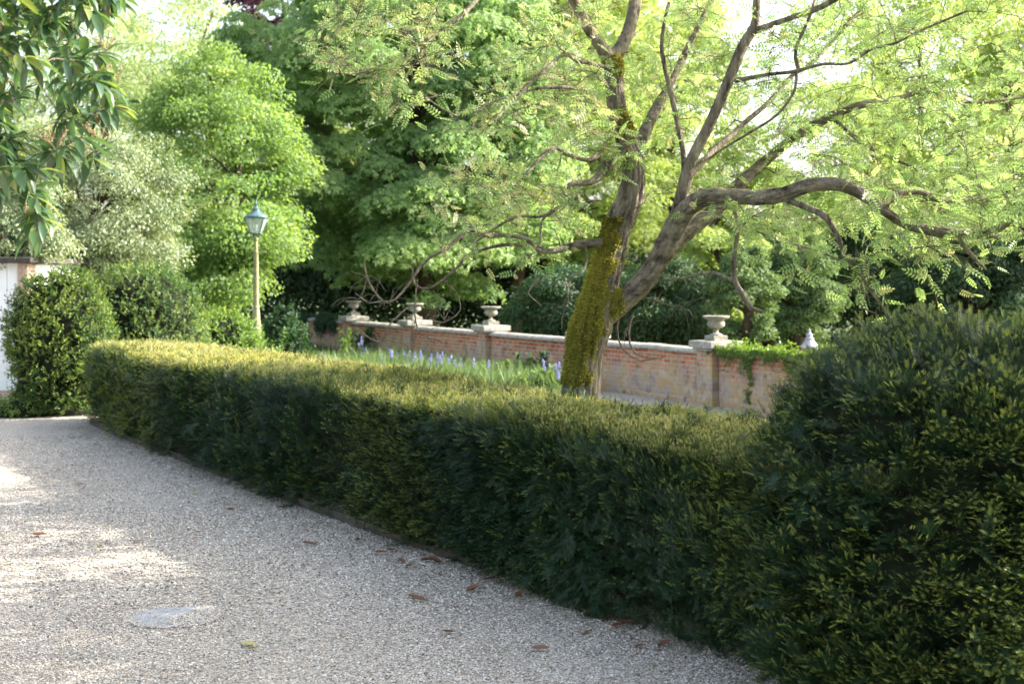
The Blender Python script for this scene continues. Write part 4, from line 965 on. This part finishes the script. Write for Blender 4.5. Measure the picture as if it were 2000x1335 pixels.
EV.sort(key=lambda p: np.linalg.norm(p - (eo + np.array((.2, .1, 3.2)))))
mbl = MB(); mbr = MB()
for t in EV:
    kk = int(np.argmin(np.linalg.norm(nodes[:, :3] - t, axis=1) + (nodes[:, 0] > t[0]) * .4)); a = nodes[kk, :3]; L = np.linalg.norm(t - a)
    m = max(4, int(L / .12) + 2); q = limb_path(a, t, rng, .08, m); rr = np.linspace(min(nodes[kk, 3] * .8, .006 + .012 * L), .0035, m)
    add_tube(mb, q, rr, 7, .1); nodes = np.vstack([nodes, np.c_[q[1:], rr[1:]]])
    td = nz(q[-1] - q[-2]); nl = int(rng.integers(11, 17)); az = rng.uniform(0, 6.28) + np.arange(nl) * 2.4
    base = t - td[None] * rng.uniform(0, .14, nl)[:, None]
    side = np.stack([np.cos(az), np.sin(az), 0 * az], -1)
    ax = side * rng.uniform(.5, 1, nl)[:, None] + td * .5 + np.array((0, 0, -1.)) * rng.uniform(-.35, .95, nl)[:, None]
    scatter(mbl, long_v, long_f, base, frames(ax, np.array((0, 0, 1.)) + side * .5 + rdir(rng, nl) * .25), rng.uniform(.10, .17, nl), rng.random(nl), np.repeat((rng.random(nl) < .12)[:, None] * .9, len(long_f), 1))
    if rng.random() < .28:
        for _ in range(6):
            d = nz(np.array((rng.normal(0, .5), rng.normal(0, .5), 1.0))); l = rng.uniform(.06, .13); add_tube(mbr, [t, t + d * l * .5, t + d * l + (0, 0, -.01)], [.0022, .0018, .0012], 4, .1)
            nb = 16; pb = t + d * np.linspace(.3, 1, nb)[:, None] * l + rng.normal(0, .004, (nb, 3))
            scatter(mbr, oct_v, np.array([(0,2,4),(2,1,4),(1,3,4),(3,0,4),(2,0,5),(1,2,5),(3,1,5),(0,3,5)]), pb, frames(rdir(rng, nb), rdir(rng, nb)), .0045)
mb.build("trunk", M['bark_thin'], ev, origin=eo, smooth=True).location = (0, 0, 0)
mbl.build("crown", M['laurel'], ev, origin=eo, smooth=True).location = (0, 0, 0)
mbr.build("flower_spikes", M['raceme'], ev, origin=eo).location = (0, 0, 0)

# ------------------------------------------------------------------ grass, bluebells and weeds by the wall
rng = np.random.default_rng(91)
blade_v = np.array([(0, -.5, 0), (0, .5, 0), (.55, .38, .04), (.55, -.38, .04), (1, 0, .22)]) * np.array((1, .05, 1)); 
bq = np.array([(0, 1, 2, 3)]); bt = np.array([(3, 2, 4)])
def blades(mb, p, hgt, spread=.35, tint=None):
    n = len(p); ax = np.array((0, 0, 1.)) + rdir(rng, n) * spread; F = frames(ax, rdir(rng, n) + .01)
    ti = rng.random(n) if tint is None else tint
    scatter(mb, blade_v, bq, p, F, hgt, ti); scatter(mb, blade_v, bt, p, F, hgt, ti)
mb = MB(); n = 60000
t = rng.uniform(-3, 24, n); off = .25 + rng.random(n) ** 1.3 * 5.5
p = np.stack([WA[0] + wd[0] * t + wn[0] * off, WA[1] + wd[1] * t + wn[1] * off, 0 * t], -1)
keep = ~((t < 6.0) & (off < .3 + 2.2 * np.clip((6 - t) / 6, 0, 1)) & (noise(p, .9, 2, 2.) > -.5)); p = p[keep]
hh = np.clip(.16 + .14 * noise(p, .8, 2, 3.0) + rng.normal(0, .05, len(p)), .05, .5) * np.where(p[:, 1] > 25, 1.7, .9)
blades(mb, p, hh)
n = 30000; y = rng.uniform(9.5, 24, n); x = front_x(y) + 1.7 + rng.random(n) * 5.5; q = np.stack([x, y, 0 * x], -1); blades(mb, q, rng.uniform(.05, .16, n))
tag(mb.build("grass", M['grass']), kind='stuff')
bell_v = np.array([(1,0,0),(.3,.95,0),(-.8,.6,0),(-.8,-.6,0),(.3,-.95,0),(0,0,1.3)]); bell_f = np.array([(0,1,5),(1,2,5),(2,3,5),(3,4,5),(4,0,5)])
bb = [(706, 668), (714, 690), (745, 700), (762, 694), (778, 704), (792, 697), (806, 706), (815, 696), (826, 702), (838, 707), (852, 701), (864, 708), (878, 712), (892, 705), (903, 716), (950, 714), (962, 722), (1086, 716), (1094, 726)]
for i, (px, py) in enumerate(bb):
    # stands on the ground about 0.9-1.4 m in front of the wall
    best = None
    for off in (.9 + .25 * (i % 4),):
        # intersect the pixel column with the line parallel to the wall
        s = (px - 1000) / FPX; A = WA + wn * off; tt = (A[0] - s * A[1]) / (s * wd[1] - wd[0]); g = A + wd * tt
    z = H - (py - HOR) / FPX * g[1]
    o = empty("bluebell", (g[0], g[1], 0)); zt = max(.25, z + .12)
    lab = "clump of blue flower spikes among grass below the brick wall"
    tag(o, lab, "bluebell", "bluebells in front of the garden wall")
    s1 = MB()
    for k in range(3 + i % 3):
        a = np.array((rng.normal(0, .09), rng.normal(0, .09), 0)); h = zt * rng.uniform(.75, 1.08); e = a + np.array((rng.normal(0, .04), rng.normal(0, .04), h))
        f1 = MB(); add_tube(f1, [a, (a + e) / 2, e], [.004, .004, .003], 4, .5, (.4, 0), 1)
        m = 16; u = np.linspace(.66, 1, m); pz = a + (e - a) * u[:, None] + np.stack([np.cos(np.arange(m) * 2.4), np.sin(np.arange(m) * 2.4), 0 * u], -1) * (.03 - .018 * (u[:, None] - .66) / .34)
        scatter(f1, bell_v, bell_f, pz, frames(rdir(rng, m), np.array((0, 0, 1.)) + rdir(rng, m) * .5), rng.uniform(.012, .02, m), rng.random(m))
        f1.build("flower_spike", [M['bluebell'], M['grass']], o)
    pb = np.stack([rng.normal(0, .16, 150), rng.normal(0, .16, 150), np.zeros(150)], -1); blades(s1, pb, rng.uniform(.15, .55, 150), .5)
    s1.build("leaves", M['grass'], o)
def weed(px, py, off, h, label, n=700, m=M['weed'], leaf=.09, w=.25):
    s = (px - 1000) / FPX; A = WA + wn * off; tt = (A[0] - s * A[1]) / (s * wd[1] - wd[0]); g = A + wd * tt
    o = empty("wild_plant", (g[0], g[1], 0)); tag(o, label, "plant")
    f1 = MB(); s1 = MB()
    ns = 9
    for k in range(ns):
        a = np.array((rng.normal(0, w * .3), rng.normal(0, w * .3), 0)); e = a + np.array((rng.normal(0, w * .6), rng.normal(0, w * .6), h * rng.uniform(.6, 1.05))); add_tube(s1, [a, (a + e) / 2 + rng.normal(0, .02, 3), e], [.008, .006, .004], 5, .3)
        mm = n // ns; u = rng.uniform(.15, 1.02, mm); pz = a + (e - a) * u[:, None] + rng.normal(0, .05, (mm, 3)) * (1.2 - u[:, None]); pz[:, 2] = np.maximum(pz[:, 2], .01)
        scatter(f1, OVAL[0], OVAL[1], pz, frames(rdir(rng, mm) * (1, 1, .5) + np.array((0, 0, .2)), np.array((0, 0, 1.)) + rdir(rng, mm) * .5), leaf * rng.uniform(.5, 1.2, mm), rng.random(mm))
    s1.build("stems", M['weed'], o); f1.build("leaves", m, o)
weed(520, 650, 5.4, 1.1, "pale leafy weed clump at the right foot of the lamp post")
weed(672, 700, 1.5, .85, "upright pale green weed below the farthest urn", 500, leaf=.07, w=.12)
weed(705, 690, .5, .8, "dark leafy plant against the wall right of the farthest urn's pillar", 900, M['ivy_dark'], .1, .3)
weed(1045, 725, .8, .6, "dark green dock plant at the wall's foot left of the mossy trunk", 800, M['ivy_dark'], .12, .3)
weed(1080, 735, 1.4, .5, "bushy weed just left of the mossy trunk", 800, M['weed'], .09, .35)
weed(980, 730, 1.2, .45, "low green weed in front of the pillar left of the mossy tree", 700, M['weed'], .09, .35)
weed(590, 670, 1.2, .7, "tall weeds below the dark ivy at the wall's far end", 900, M['weed'], .09, .5)

# ------------------------------------------------------------------ small things on the drive
mc = G(340, 1204); mh = empty("manhole_cover", (mc[0], mc[1], 0.004)); tag(mh, "round grey drain cover half buried in the gravel", "manhole cover")
mb = MB(); lathe(mb, [(.285, -.01), (.285, .002), (.278, .003), (.272, .0015), (.0, .0015)], 48); mb.build("plate", M['iron'], mh)
mb = MB()
for i in range(-13, 14):
    for j in range(-13, 14):
        x, y = i * .0195, j * .0195
        if x * x + y * y < .255 ** 2: v, f = box(x - .0065, x + .0065, y - .0065, y + .0065, .0012, .0045, .0008); mb.add(v, f)
mb.build("tread_pattern", M['iron'], mh)
n = 4200; a = rng.uniform(0, 6.28, n); r_ = .31 * np.sqrt(rng.random(n)); x = r_ * np.cos(a); y = r_ * np.sin(a)
kp = (x > .05 + .16 * noise(np.c_[x, y, 0 * x], 9, 2)) | (r_ > .25) | (rng.random(n) < .05); x, y = x[kp], y[kp]; n = len(x)
mb = MB(); s = rng.uniform(.004, .008, n); scatter(mb, oct_v, oct_f, np.stack([mc[0] + x, mc[1] + y, .007 + s * .3], -1), frames(rdir(rng, n) * (1, 1, .3), np.array((0, 0, 1.)) + rdir(rng, n) * .4), s, rng.random(n))
tag(mb.build("loose_gravel", M['pebble']), kind='stuff')
n = 5200; y = rng.uniform(6.6, 20, n); x = front_x(y) - .12 - np.abs(rng.normal(0, .28, n)) + rng.random(n) * .35; mb = MB()
scatter(mb, LEAF[0], LEAF[1], np.c_[x, y, 0 * x + .014], frames(rdir(rng, n) * (1, 1, .15), np.array((0, 0, 1.)) + rdir(rng, n) * .3), rng.uniform(.008, .03, n), rng.random(n))
mg = MB(); cy = rng.uniform(6.8, 19, 70); cx = front_x(cy) - .08 - np.abs(rng.normal(0, .3, 70))
for x_, y_ in zip(cx, cy):
    k_ = int(rng.integers(8, 26)); blades(mg, np.c_[x_ + rng.normal(0, .035, k_), y_ + rng.normal(0, .035, k_), np.zeros(k_)], rng.uniform(.015, .055, k_), .9)
tag(mg.build("weeds", M['grass']), kind='stuff')
tag(mb.build("litter", leaf_mat("leaf_litter", (.05, .03, .018), (.16, .10, .05), None, .1)), kind='stuff')
def dead_leaf(px, py, L, rot, curl, label, grp="dead leaves on the drive", m=M['dead'], tint=.5):
    g = G(px, py); xs = np.linspace(0, 1, 7); v = []; f = []
    for x in xs:
        hw = .24 * math.sin(math.pi * min(1, x * .97 + .02)) ** .8 + .004; z = .05 + curl * .5 * (x - .5) ** 2
        v += [(x - .5, hw, z + hw * curl), (x - .5, 0, z), (x - .5, -hw, z + hw * curl)]
    for i in range(6): b = i * 3; f += [(b, b+1, b+4, b+3), (b+1, b+2, b+5, b+4)]
    mb = MB(); mb.add(np.array(v) * L, f, (tint, 0)); o = mb.build("fallen_leaf", m, smooth=True); o.location = (g[0], g[1], .012); o.rotation_euler = (rng.normal(0, .12), rng.normal(0, .12), rot)
    tag(o, label, "leaf", grp)
M['yleaf'] = leaf_mat("yellowed_leaf", (.35, .32, .10), (.5, .45, .15), None, .2)
hb = "curled reddish brown dead leaf lying at the foot of the hedge"
op = "brown dead leaf lying out on the open gravel"
for px, py, l, r_ in ((745, 1082, .10, .1), (785, 1099, .10, 1.9), (765, 1078, .09, .5), (800, 1108, .08, .9), (850, 1100, .11, -.6), (833, 1097, .1, .3), (925, 1155, .11, .5), (955, 1135, .11, .1), (975, 1141, .08, -.5), (1015, 1168, .1, 1.1), (1017, 1160, .08, .4), (1072, 1163, .12, .1), (1088, 1170, .1, -1.0), (1143, 1195, .13, .2), (1150, 1206, .1, .9), (1190, 1212, .12, .1), (1225, 1222, .15, .2), (1236, 1216, .12, -.7), (1208, 1226, .11, .6), (550, 993, .1, .4), (1300, 1262, .10, .3), (700, 1058, .08, 1.2)):
    dead_leaf(px, py, l, r_, rng.uniform(.3, .9), hb, "dead leaves at the hedge foot", tint=rng.random())
for px, py, l, r_ in ((75, 1048, .13, .1), (270, 1059, .09, 1.2), (157, 948, .1, .5), (605, 1066, .13, .15), (805, 1168, .09, -.5), (818, 1175, .11, -.4), (875, 1238, .09, .1), (1055, 1271, .11, .1), (1145, 1243, .07, .6), (450, 998, .09, .1), (1250, 1265, .07, .2)):
    dead_leaf(px, py, l, r_, rng.uniform(.2, .6), op, tint=rng.random())
for px, py, l in ((420, 979, .1), (380, 965, .07), (198, 1066, .09), (486, 1262, .13)):
    dead_leaf(px, py, l, rng.uniform(0, 3), .2, "small yellowed leaf lying flat on the gravel", "yellowed leaves on the drive", M['yleaf'], rng.random())
